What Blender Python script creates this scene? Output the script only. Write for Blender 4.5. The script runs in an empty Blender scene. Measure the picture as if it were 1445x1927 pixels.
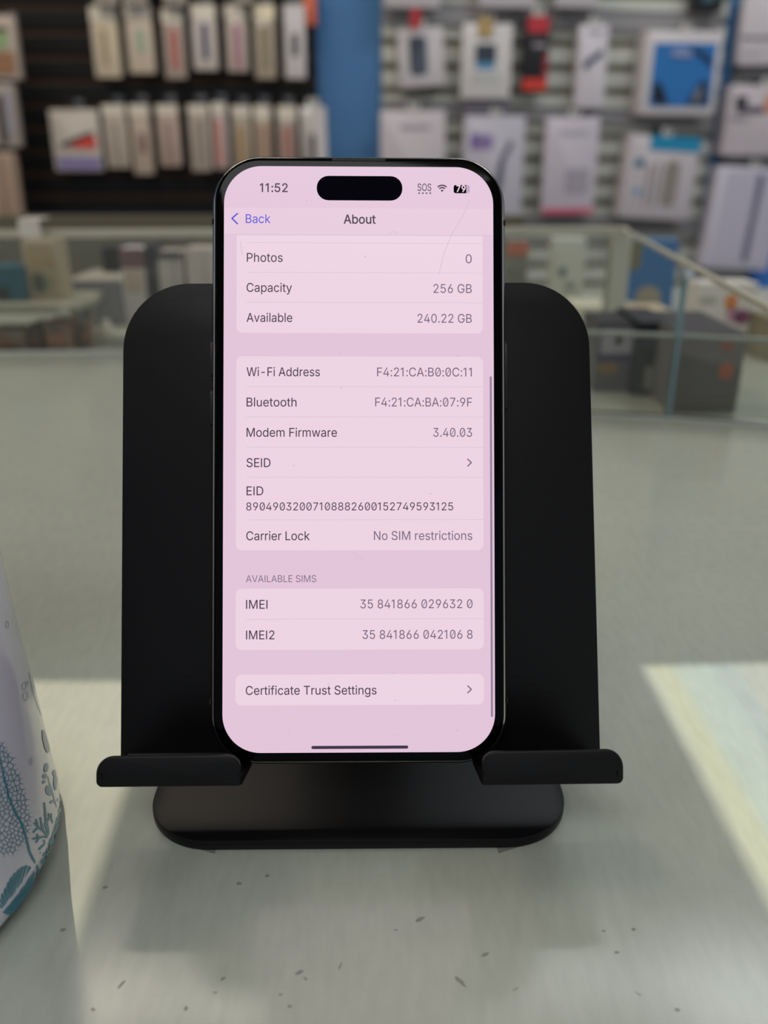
import bpy, bmesh, math, random
from mathutils import Vector, Matrix
from mathutils.geometry import delaunay_2d_cdt
random.seed(7)
sc = bpy.context.scene
COL = sc.collection

# ------------------------------------------------------------------ camera, world, lights, exposure
F_PX, CX, CY = 1620.0, 722.5, 963.5
PITCH = math.radians(22.5)
H = 0.156                                   # camera above the counter (counter top is z = 0)
cam_d = bpy.data.cameras.new('camera')
cam_d.sensor_fit = 'VERTICAL'; cam_d.sensor_height = 36.0; cam_d.sensor_width = 27.0
cam_d.lens = F_PX / 1927.0 * 36.0
cam_d.clip_start = 0.01; cam_d.clip_end = 50
cam_d.dof.use_dof = True; cam_d.dof.focus_distance = 0.2065; cam_d.dof.aperture_fstop = 9.0
cam = bpy.data.objects.new('camera', cam_d); COL.objects.link(cam)
cam.location = (0, 0, H); cam.rotation_euler = (math.pi/2 - PITCH, 0, 0)
sc.camera = cam
sc.view_settings.view_transform = 'Standard'; sc.view_settings.look = 'None'
sc.view_settings.gamma = 1.0; sc.view_settings.exposure = 0.0; sc.view_settings.use_curve_mapping = False

world = bpy.data.worlds.new('daylight'); sc.world = world; world.use_nodes = True
bgn = world.node_tree.nodes['Background']
bgn.inputs[0].default_value = (0.86, 0.93, 1.0, 1); bgn.inputs[1].default_value = 0.40

def lamp(name, kind, loc, energy, color, size=None, aim=None, rot=None):
    d = bpy.data.lights.new(name, kind); d.energy = energy; d.color = color
    if kind == 'AREA': d.shape = 'RECTANGLE'; d.size, d.size_y = size
    o = bpy.data.objects.new(name, d); COL.objects.link(o); o.location = loc
    if aim is not None: o.rotation_euler = (Vector(aim) - Vector(loc)).to_track_quat('-Z', 'Y').to_euler()
    return o
CEIL = 1.70
lamp('ceiling_lamp_warm', 'AREA', (-0.9, 0.9, CEIL-.03), 8.5, (1.0, 0.84, 0.66), (0.6, 1.2), aim=(-0.9, 0.9, 0))
lamp('ceiling_lamp_cool', 'AREA', (1.0, 1.0, CEIL-.03), 8.5, (0.90, 0.96, 1.0), (0.6, 1.2), aim=(1.0, 1.0, 0))
lamp('ceiling_lamp_rear', 'AREA', (-0.1, -0.9, CEIL-.03), 17, (0.97, 0.98, 1.0), (1.2, 0.6), aim=(0.1, -0.3, 0))
lamp('added_wall_fill', 'AREA', (-0.9, 1.45, CEIL-.03), 14, (1.0, 0.90, 0.78), (1.4, 0.3), aim=(-0.9, 2.4, .1))  # added fill that brightens the packs on the left wall
lamp('added_wall_fill', 'AREA', (0.9, 1.45, CEIL-.03), 11.5, (0.94, 0.97, 1.0), (1.4, 0.3), aim=(1.0, 2.45, .1))  # matching fill added to brighten the right wall
# the sun stands ahead and to the left and comes in through two openings invented in the ceiling
SUN_AZ, SUN_EL = math.radians(27.7), math.radians(62)
SUN = Vector((-math.sin(SUN_AZ)*math.cos(SUN_EL), math.cos(SUN_AZ)*math.cos(SUN_EL), math.sin(SUN_EL)))
sd = bpy.data.lights.new('sun', 'SUN'); sd.energy = 3.1; sd.angle = math.radians(0.16); sd.color = (1.0, 0.98, 0.96)
so = bpy.data.objects.new('sun', sd); COL.objects.link(so)
so.rotation_euler = (-SUN).to_track_quat('-Z', 'Y').to_euler(); so.location = SUN*8

# ------------------------------------------------------------------ helpers
def ray(px, py):
    a = (px-CX)/F_PX; b = (py-CY)/F_PX
    return Vector((a, math.cos(PITCH)-b*math.sin(PITCH), -(math.sin(PITCH)+b*math.cos(PITCH))))
EYE = Vector((0, 0, H))
def on_plane(px, py, p0, n):
    r = ray(px, py); return EYE + r*((Vector(p0)-EYE).dot(n)/r.dot(n))
def on_z(px, py, z=0.0): return on_plane(px, py, (0, 0, z), Vector((0, 0, 1)))
def on_y(px, py, y): return on_plane(px, py, (0, y, 0), Vector((0, 1, 0)))

def lin(c):
    c = c/255.0
    return c/12.92 if c <= 0.04045 else ((c+0.055)/1.055)**2.4
def L3(rgb): return tuple(lin(c) for c in rgb) + (1.0,)
_m = {}
def mat(name, rgb, rough=0.5, metal=0.0, spec=0.5, coat=0.0, noise=0.0, nscale=200):
    key = (name, rgb, rough, metal, spec, coat, noise)
    if key in _m: return _m[key]
    m = bpy.data.materials.new(name); m.use_nodes = True; nt = m.node_tree
    b = nt.nodes['Principled BSDF']
    b.inputs['Base Color'].default_value = L3(rgb); b.inputs['Roughness'].default_value = rough
    b.inputs['Metallic'].default_value = metal; b.inputs['Specular IOR Level'].default_value = spec
    b.inputs['Coat Weight'].default_value = coat; b.inputs['Coat Roughness'].default_value = 0.06
    if noise:
        tc = nt.nodes.new('ShaderNodeTexCoord'); n = nt.nodes.new('ShaderNodeTexNoise'); n.inputs['Scale'].default_value = nscale
        n.inputs['Detail'].default_value = 4
        nt.links.new(tc.outputs['Object'], n.inputs['Vector'])
        mx = nt.nodes.new('ShaderNodeMix'); mx.data_type = 'RGBA'; mx.blend_type = 'MIX'
        mx.inputs[6].default_value = tuple(v*(1-noise) for v in L3(rgb)[:3]) + (1,)
        mx.inputs[7].default_value = tuple(min(1, v*(1+noise)) for v in L3(rgb)[:3]) + (1,)
        nt.links.new(n.outputs['Fac'], mx.inputs[0]); nt.links.new(mx.outputs[2], b.inputs['Base Color'])
    _m[key] = m; return m
def emat(name, rgb, k=1.0, spec=0.12):
    m = bpy.data.materials.new(name); m.use_nodes = True
    b = m.node_tree.nodes['Principled BSDF']
    b.inputs['Base Color'].default_value = (0, 0, 0, 1); b.inputs['Roughness'].default_value = 0.25
    b.inputs['Specular IOR Level'].default_value = spec
    b.inputs['Emission Color'].default_value = L3(rgb); b.inputs['Emission Strength'].default_value = k
    return m
def glassmat(name, tint, refl=1.0):
    m = bpy.data.materials.new(name); m.use_nodes = True; nt = m.node_tree; nt.nodes.clear()
    o = nt.nodes.new('ShaderNodeOutputMaterial'); t = nt.nodes.new('ShaderNodeBsdfTransparent'); g = nt.nodes.new('ShaderNodeBsdfGlossy')
    f = nt.nodes.new('ShaderNodeFresnel'); f.inputs['IOR'].default_value = 1.45; mx = nt.nodes.new('ShaderNodeMixShader')
    t.inputs[0].default_value = tint + (1,); g.inputs['Color'].default_value = (refl, refl, refl, 1); g.inputs['Roughness'].default_value = 0.03
    nt.links.new(f.outputs[0], mx.inputs[0]); nt.links.new(t.outputs[0], mx.inputs[1]); nt.links.new(g.outputs[0], mx.inputs[2])
    nt.links.new(mx.outputs[0], o.inputs[0]); return m

def frame(o, ex, ey, ez):
    ex, ey, ez = Vector(ex), Vector(ey), Vector(ez); o = Vector(o)
    return Matrix(((ex.x, ey.x, ez.x, o.x), (ex.y, ey.y, ez.y, o.y), (ex.z, ey.z, ez.z, o.z), (0, 0, 0, 1)))
ID = Matrix.Identity(4)
class MB:
    """collects shapes in world space, links them as one mesh"""
    def __init__(s): s.v = []; s.f = []; s.mi = []
    def add(s, verts, faces, M=ID, mi=0):
        k = len(s.v); s.v += [M @ Vector(p) for p in verts]
        for f in faces: s.f.append([i+k for i in f]); s.mi.append(mi)
    def prism(s, poly, z0, z1, M=ID, mi=0, bevel=0.0, seg=2):
        """2-D outline (counter-clockwise) extruded from z0 to z1, rims rounded by bevel"""
        n = len(poly)
        if bevel <= 0: rings = [(0, z0), (0, z1)]
        else:
            rings = []
            for i in range(seg+1):
                a = math.pi/2*i/seg; rings.append((bevel*(1-math.sin(a)), z0+bevel*(1-math.cos(a))))
            for i in range(seg+1):
                a = math.pi/2*(1-i/seg); rings.append((bevel*(1-math.sin(a)), z1-bevel*(1-math.cos(a))))
        V = []
        for ins, z in rings:
            for p in (inset(poly, ins) if ins > 1e-9 else poly): V.append((p[0], p[1], z))
        Fs = []
        for r in range(len(rings)-1):
            for i in range(n):
                j = (i+1) % n; Fs.append((r*n+i, r*n+j, (r+1)*n+j, (r+1)*n+i))
        Fs.append(tuple(range(n-1, -1, -1))); Fs.append(tuple((len(rings)-1)*n+i for i in range(n)))
        s.add(V, Fs, M, mi)
    def box(s, x0, x1, y0, y1, z0, z1, M=ID, mi=0, bevel=0.0):
        s.prism([(x0, y0), (x1, y0), (x1, y1), (x0, y1)], z0, z1, M, mi, bevel)
    def tube(s, pts, r, n=8, mi=0):
        pts = [Vector(p) for p in pts]; V = []
        for i, p in enumerate(pts):
            d = (pts[min(i+1, len(pts)-1)]-pts[max(i-1, 0)]).normalized()
            a = d.orthogonal().normalized() if i == 0 else (a0 - d*a0.dot(d)).normalized()
            a0 = a; b = d.cross(a)
            for k in range(n):
                t = 2*math.pi*k/n; V.append(p+a*math.cos(t)*r+b*math.sin(t)*r)
        Fs = [(i*n+k, i*n+(k+1) % n, (i+1)*n+(k+1) % n, (i+1)*n+k) for i in range(len(pts)-1) for k in range(n)]
        Fs += [tuple(range(n-1, -1, -1)), tuple((len(pts)-1)*n+k for k in range(n))]
        s.add(V, Fs, ID, mi)
    def lathe(s, prof, c, n=96, mi=0, caps=True):
        V = [(c[0]+r*math.cos(2*math.pi*k/n), c[1]+r*math.sin(2*math.pi*k/n), c[2]+z) for r, z in prof for k in range(n)]
        Fs = [(i*n+k, i*n+(k+1) % n, (i+1)*n+(k+1) % n, (i+1)*n+k) for i in range(len(prof)-1) for k in range(n)]
        if caps: Fs += [tuple(range(n-1, -1, -1)), tuple((len(prof)-1)*n+k for k in range(n))]
        s.add(V, Fs, ID, mi)
    def build(s, name, mats, parent=None, smooth=None):
        if not isinstance(mats, (list, tuple)): mats = [mats]
        o0 = parent_world(parent)
        me = bpy.data.meshes.new(name); me.from_pydata([v-o0 for v in s.v], [], s.f)
        for m in mats: me.materials.append(m)
        for p, i in zip(me.polygons, s.mi): p.material_index = i
        bm = bmesh.new(); bm.from_mesh(me); bmesh.ops.recalc_face_normals(bm, faces=bm.faces)
        bm.to_mesh(me); bm.free()
        if smooth:
            for p in me.polygons: p.use_smooth = True
            me.set_sharp_from_angle(angle=math.radians(smooth))
        o = bpy.data.objects.new(name, me); COL.objects.link(o)
        if parent: o.parent = parent
        return o
def parent_world(p):
    o = Vector((0, 0, 0))
    while p is not None: o += p.location; p = p.parent
    return o
def inset(poly, d):
    n = len(poly); out = []
    for i in range(n):
        a, b, c = poly[i-1], poly[i], poly[(i+1) % n]
        e1 = Vector((b[0]-a[0], b[1]-a[1])); e2 = Vector((c[0]-b[0], c[1]-b[1]))
        if e1.length < 1e-12 or e2.length < 1e-12: out.append(b); continue
        e1.normalize(); e2.normalize()
        n1 = Vector((-e1.y, e1.x)); n2 = Vector((-e2.y, e2.x)); m = n1+n2
        if m.length < 1e-6: m = n1
        m = m/max(0.3, (m.length_squared/2)); out.append((b[0]+m.x*d, b[1]+m.y*d))
    return out
def rpoly(pts, rad, seg=8):
    """polygon with rounded corners, counter-clockwise; rad: number or list"""
    n = len(pts); out = []
    for i in range(n):
        r = rad[i] if isinstance(rad, (list, tuple)) else rad
        p = Vector(pts[i]); a = Vector(pts[i-1])-p; b = Vector(pts[(i+1) % n])-p
        if r <= 0: out.append(tuple(p)); continue
        a.normalize(); b.normalize(); ang = a.angle(b); t = r/math.tan(ang/2)
        c = p + (a+b).normalized()*(r/math.sin(ang/2)); s0 = p+a*t-c; s1 = p+b*t-c
        t0 = math.atan2(s0.y, s0.x); t1 = math.atan2(s1.y, s1.x); dt = (t1-t0+math.pi) % (2*math.pi)-math.pi
        for k in range(seg+1):
            q = t0+dt*k/seg; out.append((c.x+r*math.cos(q), c.y+r*math.sin(q)))
    return out
def rrect(x0, x1, y0, y1, r, seg=10): return rpoly([(x0, y0), (x1, y0), (x1, y1), (x0, y1)], r, seg)
def thing(name, loc, label, cat, group=None):
    o = bpy.data.objects.new(name, None); o.empty_display_size = 0.02; COL.objects.link(o); o.location = loc
    o['label'] = label; o['category'] = cat
    if group: o['group'] = group
    return o
def tag(o, label, cat, group=None):
    o['label'] = label; o['category'] = cat
    if group: o['group'] = group
    return o
def struct(o): o['kind'] = 'structure'; return o

# ------------------------------------------------------------------ materials
M_black = mat('black_powder_coat', (9, 8, 10), 0.42, spec=0.24, noise=0.15, nscale=2500)
M_blueW = mat('blue_wall_paint', (70, 118, 168), 0.75)
M_slatB = mat('black_slatwall', (9, 9, 10), 0.5, spec=0.3)
M_groB = mat('brown_groove', (74, 50, 36), 0.8)
M_slatW = mat('white_slatwall', (198, 198, 188), 0.5)
M_groW = mat('olive_groove', (120, 114, 92), 0.8)
M_rail = mat('grey_price_rail', (142, 139, 140), 0.45)
M_steel = mat('steel_wire', (120, 120, 122), 0.3, 1.0)
M_hookB = mat('black_hook', (22, 22, 24), 0.4)
M_white = mat('white_card', (212, 204, 202), 0.45)
M_glass = glassmat('clear_pane_glass', (0.95, 0.96, 0.94))
M_edge = mat('pale_glass_edge', (186, 182, 164), 0.35)

# ------------------------------------------------------------------ the room
WY = 2.40                                                     # shop wall with the black slats
FLOOR = -0.95
b = MB(); b.box(-4, 4, -3, 5, FLOOR-.05, FLOOR); struct(b.build('floor', mat('grey_floor', (120, 116, 110), 0.4)))
# ceiling with two openings invented to shape the sun patches on the counter
def roof(x, y): k = (CEIL)/SUN.z; return (x+SUN.x*k, y+SUN.y*k)
left_hole = [roof(-.30, .09), roof(-.0645, .09), roof(-.0715, .2345), roof(-.30, .2345)]
right_hole = [roof(.0885, .06), roof(.30, .06), roof(.30, .2520), roof(.0855, .2435)]
b = MB()
outer = [(-4, -3), (4, -3), (4, 5), (-4, 5)]
vs = [Vector(p) for p in outer+left_hole+right_hole]
ed = [(0, 1), (1, 2), (2, 3), (3, 0)] + [(4+i, 4+(i+1) % 4) for i in range(4)] + [(8+i, 8+(i+1) % 4) for i in range(4)]
r = delaunay_2d_cdt(vs, ed, [], 0, 1e-6)
def in_poly(p, poly):
    c = False
    for i in range(len(poly)):
        x0, y0 = poly[i-1]; x1, y1 = poly[i]
        if (y0 > p[1]) != (y1 > p[1]) and p[0] < (x1-x0)*(p[1]-y0)/(y1-y0)+x0: c = not c
    return c
fs = []
for f in r[2]:
    cx = sum(r[0][i][0] for i in f)/len(f); cy = sum(r[0][i][1] for i in f)/len(f)
    if not in_poly((cx, cy), left_hole) and not in_poly((cx, cy), right_hole): fs.append(f)
b.add([(p[0], p[1], CEIL) for p in r[0]], fs)
struct(b.build('ceiling', mat('ceiling_tile', (225, 222, 214), 0.8)))
# unseen strip panes added to tint the sun patches (pale yellow, blue, white, rose)
tints = [(0.008, (1.0, .97, .72)), (0.013, (.82, .97, 1.0)), (.007, (.68, .80, .96)), (.010, (.84, .84, .88)), (.012, (.98, .86, .76)), (.16, (.9, .9, .9))]
tints.append((.25, (.82, .74, .62)))
x = .0850
for w, c in tints:
    if w == .25: x = -.31
    b = MB(); q = [roof(x, .055), roof(x+w, .055), roof(x+w, .255), roof(x, .255)]
    m = bpy.data.materials.new('added_sun_tint'); m.use_nodes = True; nt = m.node_tree; nt.nodes.clear()
    oo = nt.nodes.new('ShaderNodeOutputMaterial'); t = nt.nodes.new('ShaderNodeBsdfTransparent'); t.inputs[0].default_value = c+(1,)
    nt.links.new(t.outputs[0], oo.inputs[0])
    b.add([(p[0], p[1], CEIL+.01) for p in q], [(0, 1, 2, 3)]); struct(b.build('sun_tint_pane_%d' % (1+[t_[1] for t_ in tints].index(c)), m)); x += w

PX_P0, PX_P1 = 597, 716                                       # the blue strip of bare wall between the slatwalls
xp = on_y(715, 150, WY).x
b = MB(); b.box(-4, xp, WY, WY+.1, FLOOR, CEIL); struct(b.build('wall_back', M_blueW))
YAW = math.radians(5.0)
RP0 = Vector((xp, WY, 0)); REX = Vector((math.cos(YAW), math.sin(YAW), 0)); REN = Vector((math.sin(YAW), -math.cos(YAW), 0)); UP = Vector((0, 0, 1))
RM = frame(RP0, REX, UP, REN)                                 # wall coordinates: along, up, out
LP0 = Vector((0, WY, 0)); LM = frame(LP0, (1, 0, 0), UP, (0, -1, 0))
b = MB(); b.box(0, 3.2, FLOOR, CEIL, -.1, 0, RM); struct(b.build('wall_right', M_blueW))
def wl(px, py, M, out=0.0):
    n = M.to_3x3() @ Vector((0, 0, 1)); p0 = M.translation + n*out
    return M.inverted() @ on_plane(px, py, p0, n)

def slatwall(name, M, x0, x1, zg, pitch, gh, mats, label, zlo=-.6, zhi=1.3, T=.018):
    """board with T-grooves: front slats and recessed grooves, one mesh"""
    b = MB(); k0 = math.floor((zlo-zg)/pitch); k1 = math.ceil((zhi-zg)/pitch)
    root = thing(name, M @ Vector(((x0+x1)/2, zlo, T/2)), label, 'wall panel')
    b.box(x0, x1, zg+k0*pitch, zg+k1*pitch, .001, .008, M, 1)
    for k in range(k0, k1):
        b.box(x0, x1, zg+k*pitch+gh/2, zg+(k+1)*pitch-gh/2, .008, T, M, 0, .0012)
    b.build('slat_board', mats, root)
    return root
z1 = wl(100, 58.5, LM, .018).y; z2 = wl(100, 284, LM, .018).y; pit = (z1-z2)/5
slatwall('black_slatwall', LM, -1.6, wl(596, 150, LM, .018).x, z1, pit, .016, [M_slatB, M_groB], 'black slatwall board with brown grooves behind the small hanging packs')
zr = wl(1180, 129, RM, .018).y; zr2 = wl(1150, 341, RM, .018).y; pr = (zr-zr2)/5
xs1 = wl(1366, 60, RM, .018).x
slatwall('white_slatwall', RM, .004, xs1, zr, pr, .017, [M_slatW, M_groW], 'wide white slatwall board right of the bare blue wall, boxed accessories hang on it')
slatwall('white_slatwall', RM, xs1+.040, 1.9, zr, pr, .017, [M_slatW, M_groW], 'white slatwall board at the right edge of the photo, beyond the thin blue strip')

# ------------------------------------------------------------------ packages on the walls
def hook(M, x, z, out, m, label, grp):
    b = MB(); P = lambda o, dz: M @ Vector((x, z+dz, o))
    b.tube([P(.017, 0), P(out*.5, 0), P(out, 0), P(out+.006, .004), P(out+.008, .012)], .0022)
    b.box(x-.012, x+.012, z-.012, z+.012, .0175, .0205, M, 0, .001)
    return tag(b.build('peg_hook', m), label, 'hook', grp)
def pack(M, px, out, thick, name, label, cat, body, pics=(), header=None, tilt=0.0, grp=None, hk=None, hole=True, round_=.004, names=None):
    """a hanging pack: px = (x0,y0,x1,y1) where its front face stands on the wall plane 'out' metres off the wall;
    pics: (u0,v0,u1,v1,rgb,radius,name) as fractions of the face measured from top left"""
    x0, y0, x1, y1 = px; xm, ym = (x0+x1)/2, (y0+y1)/2
    l, r_ = wl(x0, ym, M, out).x, wl(x1, ym, M, out).x; t, bt = wl(xm, y0, M, out).y, wl(xm, y1, M, out).y
    w, h = r_-l, t-bt
    R = Matrix.Rotation(math.radians(tilt), 4, 'Z')
    FM = M @ Matrix.Translation((l+w/2, bt+h, out)) @ R @ Matrix.Translation((-w/2, -h, 0))
    root = thing(name, FM @ Vector((w/2, 0, -thick/2)), label, cat, grp)
    b = MB(); b.prism(rrect(0, w, 0, h, min(round_, w*.3), 4), -thick, 0, FM, 0, min(.0015, thick*.3)); b.build('pack_body', body, root, 40)
    if header:
        b = MB(); b.prism(rrect(.0, w, h*(1-header[0]), h, .002, 2), .0001, .0011, FM); b.build('header_card', header[1], root)
    for u0, v0, u1, v1, rgb, rad, nm in pics:
        b = MB(); b.prism(rrect(u0*w, u1*w, (1-v1)*h, (1-v0)*h, min(rad, .48*(u1-u0)*w, .48*(v1-v0)*h), 5), .0003, .0016, FM)
        b.build(nm, mat('printed_ink', rgb, .45), root)
    if hole:
        b = MB(); b.prism(rrect(w/2-.014, w/2+.014, h-.002, h+.018, .004, 4), -.0016, -.0004, FM); b.build('hang_tab', mat('clear_tab', (196, 192, 186), .3), root)
    if hk: hook(M, l+w/2, t+.011, out+.012, hk, 'peg hook of the ' + ' '.join(label.replace(',', '').split()[:12]), 'peg hooks on the slatwalls')
    return root
def poly_bag(rgb): return mat('clear_bag_film', rgb, .22, coat=.6)

PK = 'small packs hanging on the black slatwall'
def left_pack(px, label, strip, body=(198, 184, 168), head=(226, 216, 200), su=(.32, .28, .72, .86), tilt=0, extra=(), hd=.2):
    px = (px[0]+2, px[1], px[2]-1, px[3])
    return pack(LM, px, .075, .024, 'accessory_pack', label, 'package', poly_bag(body), (su+(strip, .006, 'product_strip'),)+tuple(extra),
                (hd, mat('header_paper', head, .4)), tilt*.25-.8, PK, M_steel, hole=False)
left_pack((172, 12, 224, 146), 'narrow cream pack in the upper row, first from the left on the black slats', (150, 132, 98), (206, 190, 164), su=(.38, .3, .56, .82), tilt=1.5)
left_pack((236, 7, 288, 138), 'narrow cream pack with a faint green print, second in the upper row on black slats', (152, 172, 150), (206, 188, 168), tilt=2.5, su=(.4, .35, .7, .7))
left_pack((306, 17, 348, 148), 'narrow pack with a red brown strip, third in the upper row on black slats', (176, 104, 96), (178, 160, 148), tilt=1)
left_pack((360, 8, 408, 132), 'narrow white pack with a dark navy strip in the upper row', (54, 60, 96), (206, 194, 186), tilt=1.5, su=(.4, .27, .66, .84))
left_pack((424, 9, 466, 135), 'narrow pack with a magenta strip in the upper row', (162, 92, 126), (194, 178, 166), tilt=.5, su=(.42, .28, .66, .96))
left_pack((477, 8, 519, 148), 'narrow pack with olive contents and a bright cream header in the upper row', (138, 128, 100), (180, 164, 146), (240, 226, 196), tilt=1)
left_pack((534, 8, 576, 148), 'narrow white pack with a short black shape, last in the upper row', (42, 48, 50), (212, 204, 202), (214, 206, 206), su=(.36, .38, .66, .70), hd=.3)
pack(LM, (570, -30, 594, 48), .05, .02, 'accessory_pack', 'small orange pack at the top of the black slats beside the blue wall', 'package', mat('orange_card', (214, 106, 70), .5), hk=M_steel, grp=PK)
for i, (a, c, lb) in enumerate(((172, 214, 'first from the left'), (226, 270, 'second from the left'), (303, 345, 'third from the left'), (440, 472, 'fourth from the left'))):
    pack(LM, (a, -110, c, 9 if i != 3 else 6), .10, .03, 'accessory_pack', 'pack cut by the top of the photo above the cream packs, '+lb, 'package', poly_bag((176, 164, 152)), ((.3, .3, .7, .9, (130, 120, 112), .004, 'product_strip'),), hk=M_steel, grp=PK)
# lower row
rt = pack(LM, (98, 206, 188, 322), .075, .02, 'accessory_pack', 'wide white pack with a red and black swoosh over a purple band on black slats', 'package', poly_bag((206, 196, 184)), (
    (.06, .76, .98, .97, (134, 124, 168), .006, 'purple_band'),), None, 0, PK, M_steel, hole=False)
# swoosh of that pack
def quad_on(M, px, out, polys, root, name, m, thick=.0012):
    b = MB()
    for poly in polys:
        pts = [wl(x, y, M, out) for x, y in poly]
        b.prism([(p.x, p.y) for p in reversed(pts)], out+.0004, out+.0004+thick, M)
    return b.build(name, m, root)
quad_on(LM, None, .077, [[(112, 272), (150, 255), (174, 247), (176, 256), (150, 264), (120, 277)]], rt, 'black_swoosh', mat('printed_ink', (44, 38, 38), .45))
quad_on(LM, None, .077, [[(130, 277), (152, 262), (178, 256), (182, 270), (178, 280), (150, 278)]], rt, 'red_swoosh', mat('printed_ink', (214, 74, 66), .45))
left_pack((195, 197, 240, 316), 'narrow pack with a pale grey strip, next right of the wide swoosh pack', (146, 138, 128), (190, 176, 160), tilt=4, su=(.42, .25, .62, .95), hd=.15)
left_pack((246, 197, 285, 328), 'narrow pack with a short maroon patch in the lower row on black slats', (110, 56, 64), (190, 172, 156), su=(.42, .40, .70, .70), tilt=2, hd=.15)
left_pack((296, 197, 338, 313), 'narrow pack with a long dull maroon line in the lower row on black slats', (132, 98, 96), (190, 168, 154), tilt=3.5, su=(.42, .25, .6, .95), hd=.15)
left_pack((355, 197, 396, 322), 'greyish pack touching the rose striped pack in the lower row', (150, 136, 124), (186, 172, 158), tilt=3, hd=.12, su=(.35, .2, .75, .9))
left_pack((399, 193, 429, 318), 'pack with a long rose stripe, just left of the phone corner', (190, 130, 120), (196, 178, 172), tilt=2.5, hd=.15, su=(.15, .25, .6, .95))
left_pack((437, 199, 474, 322), 'pack with an ochre strip above the left corner of the phone', (166, 132, 84), (178, 164, 146), tilt=1, hd=.15, su=(.3, .3, .62, .95))
left_pack((478, 198, 512, 322), 'pack with a tan strip, second from the phone corner over the top edge', (166, 136, 116), (188, 168, 148), tilt=1, hd=.2, su=(.25, .3, .85, .95))
left_pack((522, 199, 560, 322), 'pack with a broad dusty rose strip above the phone', (176, 128, 116), (186, 172, 162), tilt=1, hd=.2, su=(.2, .3, .75, .95))
pack(LM, (566, 200, 614, 330), .11, .03, 'accessory_pack', 'whitish pack with a dark strip overlapping the blue wall, last of the lower row', 'package', poly_bag((196, 188, 180)), (
    (.34, .40, .56, .95, (66, 60, 58), .004, 'product_strip'), (.56, .05, .97, .98, (206, 200, 202), .004, 'white_panel')), None, 1, PK, M_steel)
# left edge column
rt = pack(LM, (-58, 28, 32, 149), .16, .025, 'boxed_accessory', 'tan boxed pack with a green disc, top one at the left edge of the photo', 'package', mat('tan_card', (186, 170, 158), .45), (
    (.10, .56, .93, .92, (150, 110, 78), .003, 'brown_panel'), (.5, .24, .86, .52, (142, 168, 120), .03, 'green_disc'), (.10, .18, .86, .26, (74, 72, 60), .003, 'dark_band')), None, -1, None, M_steel, hole=False)
pack(LM, (-58, 156, 32, 276), .16, .025, 'boxed_accessory', 'pack with grey and black slanted print, middle one at the left edge of the photo', 'package', mat('grey_card', (168, 156, 146), .45), (
    (.60, .18, .74, .95, (40, 36, 34), .006, 'dark_stripe'), (.78, .10, .93, .8, (150, 148, 158), .004, 'grey_stripe'), (.30, .5, .56, .95, (196, 180, 166), .004, 'pale_patch')), None, -1, None, M_steel, hole=False)
pack(LM, (-58, 286, 36, 440), .16, .025, 'boxed_accessory', 'tan pack with a brown vertical line, lowest at the left edge above the counter', 'package', mat('tan_card', (182, 158, 138), .45), (
    (.66, .05, .74, .98, (118, 88, 70), .003, 'brown_line'), (.86, .05, .95, .98, (150, 126, 110), .003, 'brown_line')), None, -1, None, M_steel, hole=False)

# right wall
RK = 'boxed accessories on the white slatwall'
def right_pack(px, label, pics, body=(206, 198, 200), out=.075, thick=.03, tilt=0, name='boxed_accessory', rad=.004, hk=M_hookB):
    return pack(RM, px, out, thick, name, label, 'package', mat('carton', body, .42), pics, None, tilt, RK, hk, round_=rad)
rt = right_pack((748, 52, 832, 163), 'white pack with a dark rounded power bank picture and a red tag, leaning left', (
    (.22, .14, .62, .80, (74, 82, 98), .012, 'product_picture'), (.26, .18, .46, .76, (104, 108, 122), .008, 'picture_highlight')), thick=.05, tilt=4)
b = MB(); c = wl(780, 36, RM, .08); b.prism(rrect(c.x-.012, c.x+.012, c.y-.022, c.y+.02, .003, 3), .096, .0985, RM)
b.build('red_tag', mat('red_plastic', (176, 40, 48), .4), rt)
rt = right_pack((870, 44, 962, 186), 'white pack with a small dark square picture fading to blue, yellow tab on its hook', (
    (.26, .27, .68, .52, (52, 58, 72), .003, 'product_picture'), (.28, .50, .66, .60, (90, 150, 190), .003, 'blue_fade'), (.2, .66, .8, .69, (180, 186, 184), .001, 'text_line'), (.2, .74, .8, .77, (184, 190, 186), .001, 'text_line')), (214, 208, 206))
b = MB(); c = wl(914, 50, RM, .08); b.prism(rrect(c.x-.018, c.x+.018, c.y-.02, c.y+.02, .003, 3), .0785, .0805, RM); b.build('yellow_tab', mat('ochre_plastic', (178, 150, 96), .4), rt)
right_pack((872, 187, 958, 214), 'grey flat pack peeking out under the white pack with the dark square picture', (), (118, 112, 124), out=.062, thick=.02, hk=None)
right_pack((986, 30, 1032, 170), 'narrow black and red pack on the white slats', (
    (0, .84, 1, 1, (206, 58, 44), .002, 'red_base'), (.1, .0, .95, .22, (186, 46, 56), .002, 'red_top'), (.35, .36, .9, .42, (150, 140, 146), .002, 'grey_logo'), (.82, .5, 1, .84, (150, 30, 40), .002, 'red_edge')), (30, 28, 34))
rt = right_pack((1086, 46, 1140, 203), 'tall narrow white pack with a small dark slanted earpiece picture', ((.25, .06, .8, .11, (178, 172, 184), .001, 'text_line'),), (216, 208, 214), tilt=1)
quad_on(RM, None, .077, [[(1096, 122), (1104, 112), (1124, 98), (1132, 92), (1136, 102), (1126, 108), (1108, 124), (1100, 132)]], rt, 'earpiece_picture', mat('printed_ink', (70, 76, 104), .45))
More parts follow.
